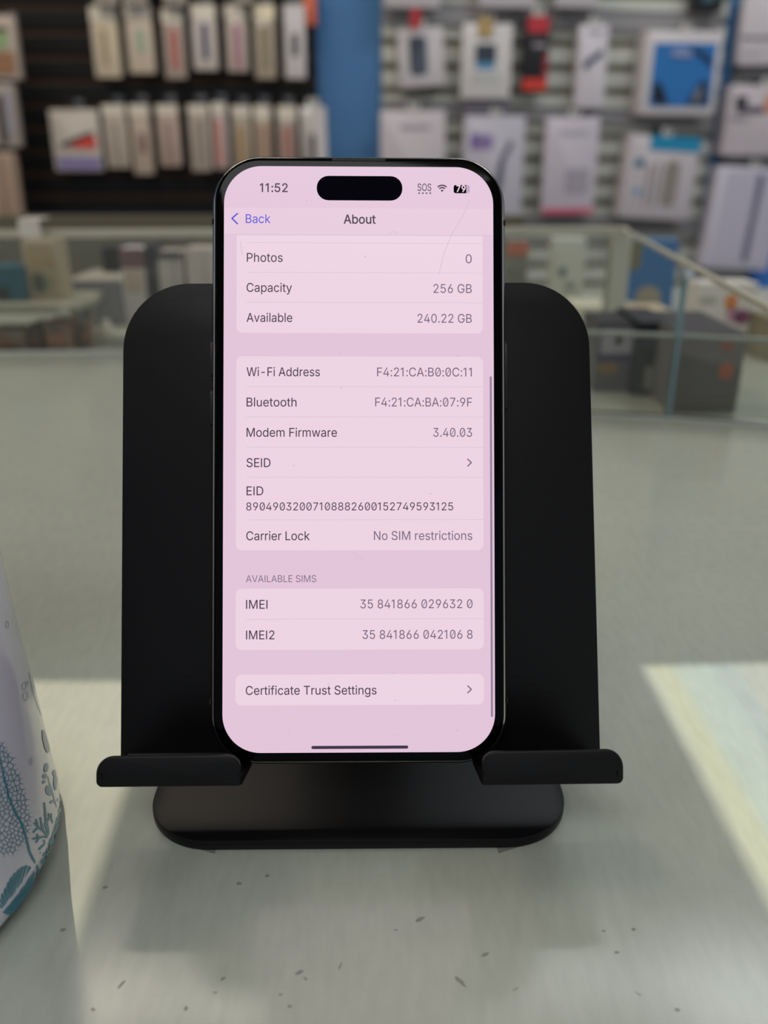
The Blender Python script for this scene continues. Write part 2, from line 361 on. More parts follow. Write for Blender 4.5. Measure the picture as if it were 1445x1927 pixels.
# headphone box
rt = right_pack((1212, 58, 1352, 216), 'large white framed box with a blue front showing dark headphones', (
    (.10, .14, .93, .90, (38, 112, 180), .004, 'blue_front'),), (214, 206, 206), thick=.07, out=.106)
quad_on(RM, None, .1085, [[(1296, 94), (1306, 90), (1326, 98), (1340, 116), (1338, 124), (1328, 118), (1316, 104)]], rt, 'headband_picture', mat('printed_ink', (18, 30, 62), .45))
quad_on(RM, None, .1085, [[(1226, 192), (1230, 160), (1238, 150), (1250, 172), (1256, 196)]], rt, 'earcup_picture', mat('printed_ink', (14, 18, 32), .45))
quad_on(RM, None, .1085, [[(1292, 196), (1302, 176), (1322, 150), (1330, 156), (1330, 196)]], rt, 'earcup_picture', mat('printed_ink', (14, 18, 32), .45))
quad_on(RM, None, .1095, [[(1262, 96), (1280, 90), (1302, 96), (1300, 108), (1264, 106)]], rt, 'headband_highlight', mat('printed_ink', (140, 150, 186), .45))
quad_on(RM, None, .1095, [[(1302, 194), (1306, 174), (1318, 160), (1322, 174), (1314, 194)]], rt, 'earcup_highlight', mat('printed_ink', (110, 114, 130), .45))
right_pack((716, 208, 836, 420), 'pale pack at the bottom of the white slats beside the blue wall', ((.3, .12, .75, .16, (172, 162, 170), .001, 'text_line'), (.3, .6, .8, .9, (180, 172, 180), .004, 'pale_picture')), (208, 198, 202), tilt=.5)
rt = right_pack((872, 218, 984, 420), 'white pack with purple squares and a grey gadget behind the phone corner', (
    (.10, .16, .30, .30, (126, 106, 160), .003, 'purple_square'), (.32, .17, .46, .30, (134, 112, 166), .003, 'purple_square')), (200, 194, 204))
quad_on(RM, None, .077, [[(960, 262), (966, 268), (950, 300), (945, 345), (936, 372), (930, 345), (940, 300)]], rt, 'gadget_picture', mat('printed_ink', (98, 96, 112), .45))
rt = right_pack((1024, 220, 1122, 402), 'pale pack with a pink bottom band and a soft grey picture', (
    (.0, .94, 1, 1, (206, 96, 124), .002, 'pink_band'), (.4, .52, .86, .78, (168, 160, 172), .012, 'grey_picture'), (.25, .13, .8, .18, (186, 178, 190), .001, 'text_line')), (208, 198, 208), tilt=.5)
rt = right_pack((1180, 256, 1312, 412), 'white pack with a teal header band and brown cable pictures', (
    (.28, .0, 1.0, .17, (20, 140, 182), .002, 'teal_header'), (.10, .28, .24, .38, (40, 112, 134), .008, 'teal_spot'), (.14, .62, .25, .72, (126, 164, 190), .008, 'blue_spot'),
    (.30, .34, .36, .82, (162, 154, 152), .004, 'cable_picture'), (.42, .3, .47, .84, (150, 142, 140), .004, 'cable_picture'), (.54, .28, .76, .84, (146, 138, 128), .02, 'cable_picture')), (206, 196, 200), out=.10, thick=.06, tilt=-3)
right_pack((1306, -60, 1364, 21), 'black box cut off by the top of the photo above the headphone box', ((.3, .5, .7, .8, (60, 90, 100), .003, 'teal_picture'),), (20, 22, 26))
for a, c, lb in ((724, 830, 'above the power bank pack'), (905, 1010, 'above the square picture pack'), (1050, 1130, 'above the earpiece pack')):
    right_pack((a, -120, c, 14), 'pale box cut off by the top of the photo, '+lb, ((.2, .3, .8, .7, (160, 152, 162), .003, 'pale_picture'),), (196, 188, 192))
# price rails
def price_rail(p, q, label, hgt=.030, out=.030):
    a, c = wl(p[0], p[1], RM, .03), wl(q[0], q[1], RM, .03)
    d = Vector((c.x-a.x, c.y-a.y)); L = d.length; ang = math.atan2(d.y, d.x)
    FM = RM @ Matrix.Translation((a.x, a.y, .0185)) @ Matrix.Rotation(ang, 4, 'Z')
    b = MB(); b.box(0, L, -hgt/2, hgt/2, 0, .008, FM, 0, .001); b.box(0, L, -hgt/2-.003, -hgt/2+.002, .008, .012, FM, 0); b.box(0, L, hgt/2-.002, hgt/2+.003, .008, .012, FM, 0)
    return tag(b.build('price_rail', M_rail), label, 'rail', 'grey price rails on the white slatwall')
price_rail((720, 20), (1358, 46), 'grey price rail across the white slats above the hanging packs', .04)
price_rail((720, 203), (1345, 226), 'grey price rail across the middle of the white slats below the headphone box', .03)
price_rail((960, 418), (1320, 424), 'grey price rail across the bottom of the white slats, right above the counter', .03)
price_rail((1392, 136), (1470, 138), 'short grey price rail on the board at the right edge, above the camera box', .03)
price_rail((1372, 302), (1470, 302), 'short grey price rail at the right edge above the tall white device box', .03)
# board at the right edge
right_pack((1398, -40, 1500, 122), 'white pack with a thin dark text line at the top right corner', ((.0, .66, .6, .70, (120, 112, 120), .001, 'text_line'), (.05, .84, .4, .87, (180, 172, 180), .001, 'text_line')), (214, 204, 208), tilt=.5)
right_pack((1366, 160, 1500, 292), 'pale box with a black gadget and an orange spot at the right edge', (
    (.10, .16, .26, .32, (46, 46, 56), .004, 'gadget_picture'), (.12, .30, .50, .40, (84, 82, 94), .003, 'gadget_picture'), (.5, .14, .62, .4, (206, 140, 110), .01, 'orange_spot'), (.04, .46, .3, .5, (130, 122, 130), .001, 'text_line')), (206, 194, 198), tilt=0, thick=.05)
rt = right_pack((1344, 316, 1470, 506), 'tall white box showing the edge of a thin silver device, right edge above the counter', (
    (.10, .03, .98, .93, (198, 192, 208), .003, 'device_back'), (.56, .06, .66, .92, (118, 116, 152), .004, 'device_edge')), (220, 214, 228), out=.10, thick=.06, tilt=-3.5)
b = MB(); p = wl(1440, 490, RM, .05); b.box(p.x-.03, p.x+.25, p.y-.16, p.y+.08, .019, .04, RM, 0, .002)
tag(b.build('blue_carton', mat('bright_blue_carton', (60, 128, 216), .45)), 'bright blue carton low on the wall at the right edge of the photo', 'package')

# ------------------------------------------------------------------ the counter
def counter_mat():
    m = bpy.data.materials.new('grey_glass_topped_counter'); m.use_nodes = True; nt = m.node_tree; b = nt.nodes['Principled BSDF']
    tc = nt.nodes.new('ShaderNodeTexCoord')
    n1 = nt.nodes.new('ShaderNodeTexNoise'); n1.inputs['Scale'].default_value = 9; n1.inputs['Detail'].default_value = 5
    n2 = nt.nodes.new('ShaderNodeTexNoise'); n2.inputs['Scale'].default_value = 420; n2.inputs['Detail'].default_value = 3
    mp = nt.nodes.new('ShaderNodeMapping'); mp.inputs['Scale'].default_value = (1, .25, 1)
    r1 = nt.nodes.new('ShaderNodeMapRange'); r1.inputs[1].default_value = .3; r1.inputs[2].default_value = .7; r1.inputs[3].default_value = .95; r1.inputs[4].default_value = 1.05
    r2 = nt.nodes.new('ShaderNodeMapRange'); r2.inputs[1].default_value = .25; r2.inputs[2].default_value = .75; r2.inputs[3].default_value = .94; r2.inputs[4].default_value = 1.06
    mu = nt.nodes.new('ShaderNodeMath'); mu.operation = 'MULTIPLY'
    mx = nt.nodes.new('ShaderNodeMix'); mx.data_type = 'RGBA'; mx.blend_type = 'MULTIPLY'; mx.inputs[0].default_value = 1
    mx.inputs[6].default_value = L3((172, 176, 163))
    nt.links.new(tc.outputs['Object'], n1.inputs['Vector']); nt.links.new(tc.outputs['Object'], mp.inputs['Vector']); nt.links.new(mp.outputs[0], n2.inputs['Vector'])
    nt.links.new(n1.outputs['Fac'], r1.inputs[0]); nt.links.new(n2.outputs['Fac'], r2.inputs[0])
    nt.links.new(r1.outputs[0], mu.inputs[0]); nt.links.new(r2.outputs[0], mu.inputs[1])
    nt.links.new(mu.outputs[0], mx.inputs[7]); nt.links.new(mx.outputs[2], b.inputs['Base Color'])
    b.inputs['Roughness'].default_value = 0.16; b.inputs['Specular IOR Level'].default_value = 0.5
    return m
ctr = thing('display_counter', (0, .4, FLOOR), 'pale grey glass topped shop counter with a low glass case along its far side', 'counter')
b = MB(); b.box(-1.1, 1.1, -.12, 1.12, -.03, 0); b.build('worktop', counter_mat(), ctr)
b = MB(); b.box(-1.05, 1.05, -.05, 1.05, FLOOR+.0, -.03); b.build('cabinet_base', mat('grey_laminate', (110, 108, 104), .5), ctr)
ZT = .100
A, Bc, J, N2 = Vector((-.62, .705, 0)), Vector((.205, .765, 0)), Vector((.181, .532, 0)), Vector((.36, .485, 0))
def pane(p, q, z0, z1, name='glass_pane', th=.005):
    d = (q-p).normalized(); n = Vector((-d.y, d.x, 0)); M = frame(p, d, n, UP); b = MB(); b.box(0, (q-p).length, -th/2, th/2, z0, z1, M)
    return b.build(name, M_glass, ctr)
pane(A, Bc, .0035, ZT-.006); JL = Vector((.112, .545, 0)); pane(JL, J, .0025, .052); pane(J, N2, .0025, .052)
NR = Vector((.128, .06, 0))
def strip(p, q, z0, z1, th, name, m):
    d = (q-p).normalized(); n = Vector((-d.y, d.x, 0)); M = frame(p, d, n, UP); b = MB(); b.box(0, (q-p).length, -th/2, th/2, z0, z1, M, 0, .0008)
    return b.build(name, m, ctr)
off = Vector((0, -.006, 0))
strip(A+off, Bc+off, ZT-.005, ZT+.001, .004, 'top_rail', M_edge)
strip(Bc+Vector((-.006, -.006, 0)), NR+Vector((-.006, 0, 0)), ZT-.002, ZT+.001, .003, 'top_rail', M_edge)
strip(A, Bc, 0, .003, .012, 'bottom_channel', mat('clear_channel', (206, 206, 194), .3))
for p_, q_ in ((JL, J), (J, N2)): strip(p_, q_, .052, .0545, .0045, 'pane_edge', mat('dim_glass_edge', (132, 138, 128), .35))
strip(JL, J, 0, .002, .008, 'bottom_channel', mat('clear_channel', (190, 194, 184), .3))
strip(J, N2, 0, .002, .008, 'bottom_channel', mat('clear_channel', (190, 194, 184), .3))
b = MB(); b.box(Bc.x-.012, Bc.x+.004, Bc.y-.008, Bc.y+.008, 0, ZT-.006, ID, 0, .001); b.build('corner_post', mat('pale_post', (186, 186, 170), .4), ctr)
b = MB(); b.box(J.x-.0009, J.x+.0009, J.y-.0035, J.y+.0035, 0, ZT-.006, ID, 0, .0006); b.build('glass_joint', mat('blue_green_glass_edge', (120, 148, 158), .2), ctr)
b = MB(); b.box(J.x-.003, J.x+.003, J.y-.007, J.y+.005, ZT-.012, ZT-.007, ID, 0, .001); b.build('glass_clip', mat('chrome_clip', (196, 204, 212), .2, .6), ctr)
b = MB(); b.box(-.62, .16, 1.03, 1.045, 0, ZT-.007); b.build('haze_panel', mat('painted_haze_olive', (104, 98, 82), .7), ctr)  # added board, its olive stands in for haze on the case glass
b = MB(); xs = on_y(132, 590, .725).x
b.prism(rpoly([(-.60, .722), (xs, .728+.0), (xs+.006, .78), (xs, .815), (-.60, .815)], [.002, .004, .004, .004, .002], 3), .034, .040, ID, 0, .001); b.build('case_shelf', mat('pale_shelf', (176, 174, 156), .35), ctr)
b = MB()
for xx in (xs-.01, -.40): b.tube([(xx, .805, 0), (xx, .805, .034)], .004)
b.build('shelf_post', mat('pale_post', (186, 186, 170), .4), ctr)
# scuffs and dust on the glass
b = MB()
for px, py, L, W_, an in ((563, 1830, 9, 4, 30), (575, 1842, 6, 2, -40), (865, 1846, 15, 4, -50), (228, 1853, 10, 3, 60), (913, 1796, 9, 3, 25), (118, 1750, 6, 4, 20), (790, 1730, 10, 4, 30), (450, 1663, 6, 4, 0),
                          (503, 1648, 6, 4, 10), (350, 1898, 5, 3, 80), (198, 1670, 6, 4, 30), (1160, 1792, 5, 3, 0), (1192, 1749, 5, 4, 10), (1136, 1752, 4, 3, 0), (420, 1842, 6, 3, 50), (545, 1894, 4, 3, 0),
                          (640, 1818, 8, 2, 70), (405, 1868, 4, 2, 0), (1275, 1900, 5, 3, 0), (745, 1750, 4, 2, 0), (528, 1872, 4, 2, 0), (175, 1900, 4, 3, 0), (1200, 1870, 8, 1.2, -40), (970, 1862, 7, 1.2, 30)):
    c = on_z(px, py, .00005); k = .000125; pts = []
    for i in range(10):
        t = 2*math.pi*i/10; rr = random.uniform(.7, 1.15); a_, b_ = math.cos(t)*L*k*rr, math.sin(t)*W_*k*rr; q = math.radians(an)
        pts.append((c.x+a_*math.cos(q)-b_*math.sin(q), c.y+a_*math.sin(q)+b_*math.cos(q)))
    b.add([(p[0], p[1], .00008) for p in pts], [tuple(range(10))])
sm = bpy.data.materials.new('grime'); sm.use_nodes = True; nt = sm.node_tree; pb = nt.nodes['Principled BSDF']
pb.inputs['Base Color'].default_value = L3((128, 124, 110)); pb.inputs['Alpha'].default_value = .4; pb.inputs['Roughness'].default_value = .7
b.build('scuff_marks', sm, ctr)

# ------------------------------------------------------------------ merchandise in and behind the case
CG = 'boxes inside the low glass case'
def case_box(px, Y, dep, z0, name, label, rgb, pics=(), rough=.45, lid=None, grp=CG, rotz=0.0, h=None):
    """box standing on z0 with its front at Y; px = (x0, ytop, x1)"""
    x0, yt, x1 = px; l, r_ = on_y(x0, yt+30, Y).x, on_y(x1, yt+30, Y).x; t = h+z0 if h else on_y((x0+x1)/2, yt, Y).z
    w, hh = r_-l, t-z0
    z0 += .0003; Mx = Matrix.Translation(((l+r_)/2, Y, z0)) @ Matrix.Rotation(math.radians(rotz), 4, 'Z')
    root = thing(name, Mx.translation, label, 'box', grp)
    b = MB(); b.prism(rrect(-w/2, w/2, 0, dep, min(.001, w*.1), 2), 0, hh, Mx, 0, .0006); b.build('box_body', mat('carton', rgb, rough), root)
    FM = Mx @ frame((-w/2, 0, 0), (1, 0, 0), UP, (0, -1, 0))
    for u0, v0, u1, v1, c, rad, nm in pics:
        b = MB(); b.prism(rrect(u0*w, u1*w, (1-v1)*hh, (1-v0)*hh, min(rad, .48*(u1-u0)*w, .48*(v1-v0)*hh), 5), .0002, .0007, FM); b.build(nm, mat('printed_ink', c, .45), root)
    if lid:
        b = MB(); b.box(-w/2+.0005, w/2-.0005, .0005, dep-.0005, hh+.0001, hh+.001, Mx); b.build('lid', mat('carton', lid, .5), root)
    return root
# left part
b = MB(); y = .690; p0, p1 = on_y(26, 416, y), on_y(70, 448, y)
b.box(p0.x, p1.x, .6965, .6985, p1.z, p0.z, ID, 0, .0005); b.box(p0.x, p1.x, .6965, .7200, p0.z, p0.z+.0012, ID, 0)
tag(b.build('price_card', mat('white_card_stock', (214, 206, 196), .5)), 'small white card folded over the rail of the glass case at left', 'card')
SH = .0402
case_box((42, 452, 106), .765, .03, SH, 'product_box', 'upright beige box with a dark green print on the case shelf at left', (190, 172, 144), (
    (.12, .1, .9, .46, (176, 152, 112), .002, 'tan_panel'), (.2, .55, .55, .9, (92, 96, 78), .006, 'green_print'), (.5, .62, .75, .86, (150, 156, 124), .005, 'pale_print')))
case_box((-14, 503, 46), .755, .035, SH, 'product_box', 'small teal box on the case shelf at the left edge', (36, 96, 116), ((.05, .55, .5, .98, (28, 50, 60), .004, 'dark_corner'),), rotz=6)
case_box((-60, 470, -18), .78, .03, SH, 'product_box', 'olive box at the very left end of the case shelf', (110, 106, 84))
case_box((-20, 622, 51), .738, .03, 0, 'product_box', 'pinkish box with an orange spot under the case shelf at left edge', (150, 122, 102), ((.3, .45, .65, .75, (170, 110, 56), .006, 'orange_spot'), (.3, .75, .8, 1, (30, 28, 26), .004, 'black_base'), (.6, .05, .95, .3, (150, 146, 130), .003, 'pale_top')))
case_box((53, 613, 82), .741, .03, 0, 'product_box', 'dark brown box under the case shelf between two pinkish boxes', (84, 66, 50), ((.1, .5, .9, .8, (124, 76, 44), .003, 'rust_panel'), (0, .85, 1, 1, (28, 26, 24), .001, 'black_base')))
case_box((85, 607, 129), .741, .03, 0, 'product_box', 'pinkish box with a black foot under the right end of the case shelf', (160, 128, 108), ((.0, .9, 1, 1, (34, 32, 30), .001, 'black_base'), (.1, .45, .9, .75, (186, 126, 96), .004, 'salmon_panel'), (.15, .08, .8, .36, (120, 104, 92), .003, 'dim_print')))
case_box((150, 612, 168), .755, .02, 0, 'product_box', 'thin reddish box with a dark base beside the white standing pieces at left', (142, 104, 84), ((.05, .78, .95, 1, (40, 44, 42), .002, 'dark_base'), (.1, .02, .9, .3, (90, 88, 76), .002, 'dark_top')))
# two white bottles and a low white box in front of the grey box
def bottle(px, yt, wpx, label):
    Y = .765; c = on_y(px, yt, Y); rr = (on_y(px+wpx/2, yt, Y).x-c.x); zt = c.z
    root = thing('white_bottle', (c.x, Y+rr, .0003), label, 'bottle', 'white bottles inside the glass case')
    b = MB(); b.lathe([(rr*.9, 0), (rr, .002), (rr, zt*.62), (rr*.8, zt*.72), (rr*.42, zt*.80)], (c.x, Y+rr, .0003), 32); b.build('bottle_body', mat('white_plastic', (198, 192, 176), .35), root, 40)
    b = MB(); b.lathe([(rr*.45, zt*.80), (rr*.45, zt*.98), (rr*.36, zt)], (c.x, Y+rr, .0003), 24); b.build('cap', mat('white_plastic', (206, 200, 186), .35), root, 40)
bottle(193, 605, 34, 'white bottle with a pointed cap standing in the case, left of the stand')
bottle(174, 608, 10, 'slim white tube beside the pointed white bottle in the case')
case_box((210, 632, 262), .752, .02, 0, 'product_box', 'low pale grey box between the pointed white bottle and the black stand', (176, 176, 168))
case_box((132, 550, 240), .86, .085, 0, 'product_box', 'large flat grey box with a paler lid behind the white bottles in the case', (126, 126, 130), ((.45, .2, .58, .5, (106, 106, 112), .006, 'grey_mark'),), lid=(176, 170, 156), h=.043)
case_box((193, 466, 226), .915, .02, .0442, 'product_box', 'small black box standing on the lid of the large grey box', (24, 24, 24), rotz=0)
case_box((226, 468, 271), .80, .03, 0, 'product_box', 'bright white upright box with a dusky red top, right of the grey box', (206, 198, 194), ((0, 0, 1, .22, (116, 84, 84), .001, 'red_top'), (.1, .24, .9, .48, (186, 166, 148), .002, 'tan_panel')))
case_box((274, 462, 294), .80, .03, 0, 'product_box', 'thin dark upright box between two pale boxes left of the phone stand', (46, 42, 50))
case_box((297, 474, 344), .80, .03, 0, 'product_box', 'pale grey upright box right of the thin dark box in the case', (186, 178, 170), ((0, 0, 1, .08, (60, 54, 60), .001, 'dark_top'), (.6, .1, .7, 1, (150, 144, 142), .001, 'grey_line')))
case_box((350, 468, 404), .80, .03, 0, 'product_box', 'pale pinkish upright box just left of the phone in the case', (196, 184, 178), ((.62, .05, .68, 1, (160, 150, 148), .001, 'grey_line'),))
# right part
case_box((952, 452, 994), .86, .03, 0, 'product_box', 'grey box with an orange top band just right of the phone', (130, 130, 120), ((0, .02, 1, .18, (190, 112, 86), .001, 'orange_band'),))
case_box((1042, 450, 1102), .97, .03, 0, 'product_box', 'white upright box with a slanted dark print in the case, right of the phone', (206, 206, 194), ((.2, .40, .42, .56, (120, 126, 134), .006, 'dark_print'), (.4, .62, .75, .74, (150, 158, 152), .006, 'dark_print')))
case_box((1078, 590, 1200), .90, .06, 0, 'product_box', 'flat white carton lying in the case behind the black box', (216, 212, 192), h=.012)
case_box((1180, 452, 1276), .93, .03, 0, 'product_box', 'blue box with a tan oval print, seen through the side glass', (74, 116, 160), ((.25, .62, .75, .96, (160, 152, 132), .02, 'tan_oval'), (.0, .0, .28, .4, (120, 118, 96), .004, 'olive_corner')))
case_box((1190, 566, 1262), .84, .04, 0, 'product_box', 'low tan carton in front of the blue box in the case', (196, 180, 150), h=.018)
case_box((1124, 612, 1196), .600, .05, 0, 'product_box', 'dark grey box with a white square label and tiny dark logo, right of the stand', (84, 82, 86), ((.10, .06, .92, .42, (150, 146, 150), .002, 'white_label'), (.46, .16, .64, .29, (48, 54, 60), .003, 'dark_logo'), (0, .45, 1, .52, (62, 50, 84), .001, 'purple_band'), (.05, .56, .6, .72, (124, 98, 62), .004, 'ochre_patch')), lid=(44, 42, 48))
case_box((1199, 606, 1262), .590, .06, 0, 'product_box', 'black box with one pale square low on its front, left of the glass joint', (28, 30, 34), ((.35, .60, .85, .92, (120, 116, 112), .002, 'pale_square'), (.2, .1, .8, .36, (44, 50, 54), .006, 'dim_print')))
case_box((1268, 672, 1396), .548, .088, 0, 'product_box', 'largest black box with orange marks, right of the glass joint', (112, 108, 104), ((.62, .07, .82, .2, (140, 92, 78), .002, 'orange_mark'), (.66, .36, .86, .56, (196, 108, 72), .003, 'orange_mark')), lid=(64, 60, 60), h=.050)
rt = case_box((1312, 534, 1424), .74, .03, 0, 'product_box', 'white box with an orange and purple flower print at the right edge', (216, 210, 200), ((.46, .16, .68, .38, (214, 138, 78), .012, 'orange_petal'), (.52, .34, .72, .56, (190, 140, 160), .012, 'pink_petal'), (.66, .38, .92, .60, (138, 84, 112), .012, 'purple_petal'), (.04, .2, .32, .3, (176, 174, 162), .002, 'text_line')))
case_box((1444, 600, 1500), .70, .04, 0, 'product_box', 'olive carton at the right edge beside the flower print box', (136, 130, 104))

# ------------------------------------------------------------------ the phone on its stand
CAMROT = frame((0, 0, 0), (1, 0, 0), (0, math.sin(PITCH), math.cos(PITCH)), (0, -math.cos(PITCH), math.sin(PITCH)))
rx, ry, rz = (math.radians(a) for a in (-1.2487, 0.8786, 0.0315))
PH = Matrix.Translation((0, 0, H)) @ CAMROT @ Matrix.Translation((-.006014, .013131, -.207055)) @ Matrix.Rotation(rz, 4, 'Z') @ Matrix.Rotation(ry, 4, 'Y') @ Matrix.Rotation(rx, 4, 'X')
PN = (PH.to_3x3() @ Vector((0, 0, 1))).normalized()
def S(px, py, n=0.0):
    """pixel on the photo -> metres (u right, v up) on the phone's own plane, n in front of the screen"""
    q = PH.inverted() @ on_plane(px, py, PH @ Vector((0, 0, n)), PN); return (q.x, q.y)
def uv(px, py): return S(px, py)
bw, bh, bt = .0714, .1475, .00785
phone = thing('smartphone', PH @ Vector((0, -bh/2, -bt/2)), 'black smartphone with its settings screen lit pink, standing upright on the black holder', 'phone')
def loft(rings, M, mb, mi=0):
    n = len(rings[0][0]); V = [(p[0], p[1], z) for poly, z in rings for p in poly]
    Fs = [(r*n+i, r*n+(i+1) % n, (r+1)*n+(i+1) % n, (r+1)*n+i) for r in range(len(rings)-1) for i in range(n)]
    Fs += [tuple(range(n-1, -1, -1)), tuple((len(rings)-1)*n+i for i in range(n))]
    mb.add(V, Fs, M, mi)
def rr(ins, r=.0118): return rrect(-bw/2+ins, bw/2-ins, -bh/2+ins, bh/2-ins, r-ins, 16)
b = MB(); loft([(rr(.0016), -bt+.0004), (rr(.0006), -bt+.0009), (rr(.0002), -bt+.0016), (rr(0), -bt+.0026), (rr(0), -.0024), (rr(.0002), -.0016), (rr(.00055), -.0011), (rr(.0011), -.0006)], PH, b)
b.build('metal_frame', mat('dark_polished_steel', (176, 170, 164), .14, 1.0), phone, 60)
b = MB(); loft([(rr(.0010), -.0011), (rr(.0009), -.0006), (rr(.0011), -.0002), (rr(.0015), -.00005), (rr(.0019), 0.0)], PH, b)
fg = b.build('front_glass', mat('black_glass', (4, 4, 6), .06, spec=.08), phone, 60)
b = MB(); loft([(rr(.0016), -bt), (rr(.0016), -bt+.0005)], PH, b); b.build('back_glass', mat('black_back_glass', (30, 30, 33), .35), phone)
# screen
sw, sh = .0651, .1411
E_bg = emat('screen_pink', (227, 197, 218)); E_card = emat('screen_card', (238, 212, 226)); E_nav = emat('screen_bar', (231, 203, 221))
E_tx = emat('screen_text_dark', (70, 56, 74)); E_val = emat('screen_text_grey', (116, 98, 122)); E_ln = emat('screen_line', (206, 180, 200))
E_blue = emat('screen_text_blue', (88, 84, 214)); E_bar = emat('screen_bar_dark', (62, 50, 70)); E_blk = emat('screen_black', (6, 6, 12), 1.0, 0.0)
b = MB(); b.prism(rrect(-sw/2, sw/2, -sh/2, sh/2, .0091, 16), .00001, .00004, PH); scr = b.build('screen', E_bg, phone)
def zone(name, polys, m, z0=.00005, z1=.00007, parent=None):
    b = MB()
    for p in polys: b.prism(p, z0, z1, PH)
    return b.build(name, m, parent or scr)
def prect(x0, y0, x1, y1, r=0.0, sg=6):
    (l, t), (r_, bt_) = S(x0, y0), S(x1, y1)
    # follow the row slope of the real screen: use mid heights
    return rrect(l, r_, bt_, t, r, sg) if r > 0 else [(l, bt_), (r_, bt_), (r_, t), (l, t)]
U0, U1 = uv(444.5, 800)[0], uv(909, 800)[0]
def vy(py): return uv(676, py)[1]
def ubox(y0, y1, r=.0013, u0=None, u1=None):
    u0 = U0 if u0 is None else u0; u1 = U1 if u1 is None else u1
    return rrect(u0, u1, vy(y1), vy(y0), r, 6) if r else [(u0, vy(y1)), (u1, vy(y1)), (u1, vy(y0)), (u0, vy(y0))]
k_s = sw/393.0
# upper list runs on under the bar, so only its lower corners are round
zone('navigation_bar', [[(-sw/2+.00002, vy(442)), (sw/2-.00002, vy(442)), (sw/2-.00002, vy(392)), (-sw/2+.00002, vy(392))]], E_nav)
zone('list_card', [rpoly([(U0, vy(627)), (U1, vy(627)), (U1, vy(443.5)), (U0, vy(443.5))], [.0015, .0015, 0, 0], 6)], E_card)
for a, c in ((671, 1035.5), (1107.5, 1222.5), (1269, 1326.5)): zone('list_card', [ubox(a, c, .0015)], E_card)
us = uv(463.5, 800)[0]
lw = .00007
zone('separator_lines', [[(us, vy(y)-lw/2), (U1, vy(y)-lw/2), (U1, vy(y)+lw/2), (us, vy(y)+lw/2)] for y in (457.5, 513.4, 569.5, 727.8, 784.8, 841.8, 898.2, 978.0, 1164.7)] +
     [[(-sw/2+.00002, vy(442.5)-lw/2), (sw/2-.00002, vy(442.5)-lw/2), (sw/2-.00002, vy(442.5)+lw/2), (-sw/2+.00002, vy(442.5)+lw/2)]], E_ln, .00008, .0001)
zone('home_bar', [ubox(1403.2, 1409.0, .00035, uv(586, 1406)[0], uv(768, 1406)[0])], E_bar, .00008, .0001)
zone('scroll_bar', [ubox(708, 1350, .0002, uv(922.4, 1000)[0], uv(926.2, 1000)[0])], emat('scroll_grey', (146, 128, 152)), .00008, .0001)
zone('camera_cutout', [ubox(331.5, 377.5, .00285, uv(596, 354)[0], uv(757, 354)[0])], E_blk, .00008, .0001)

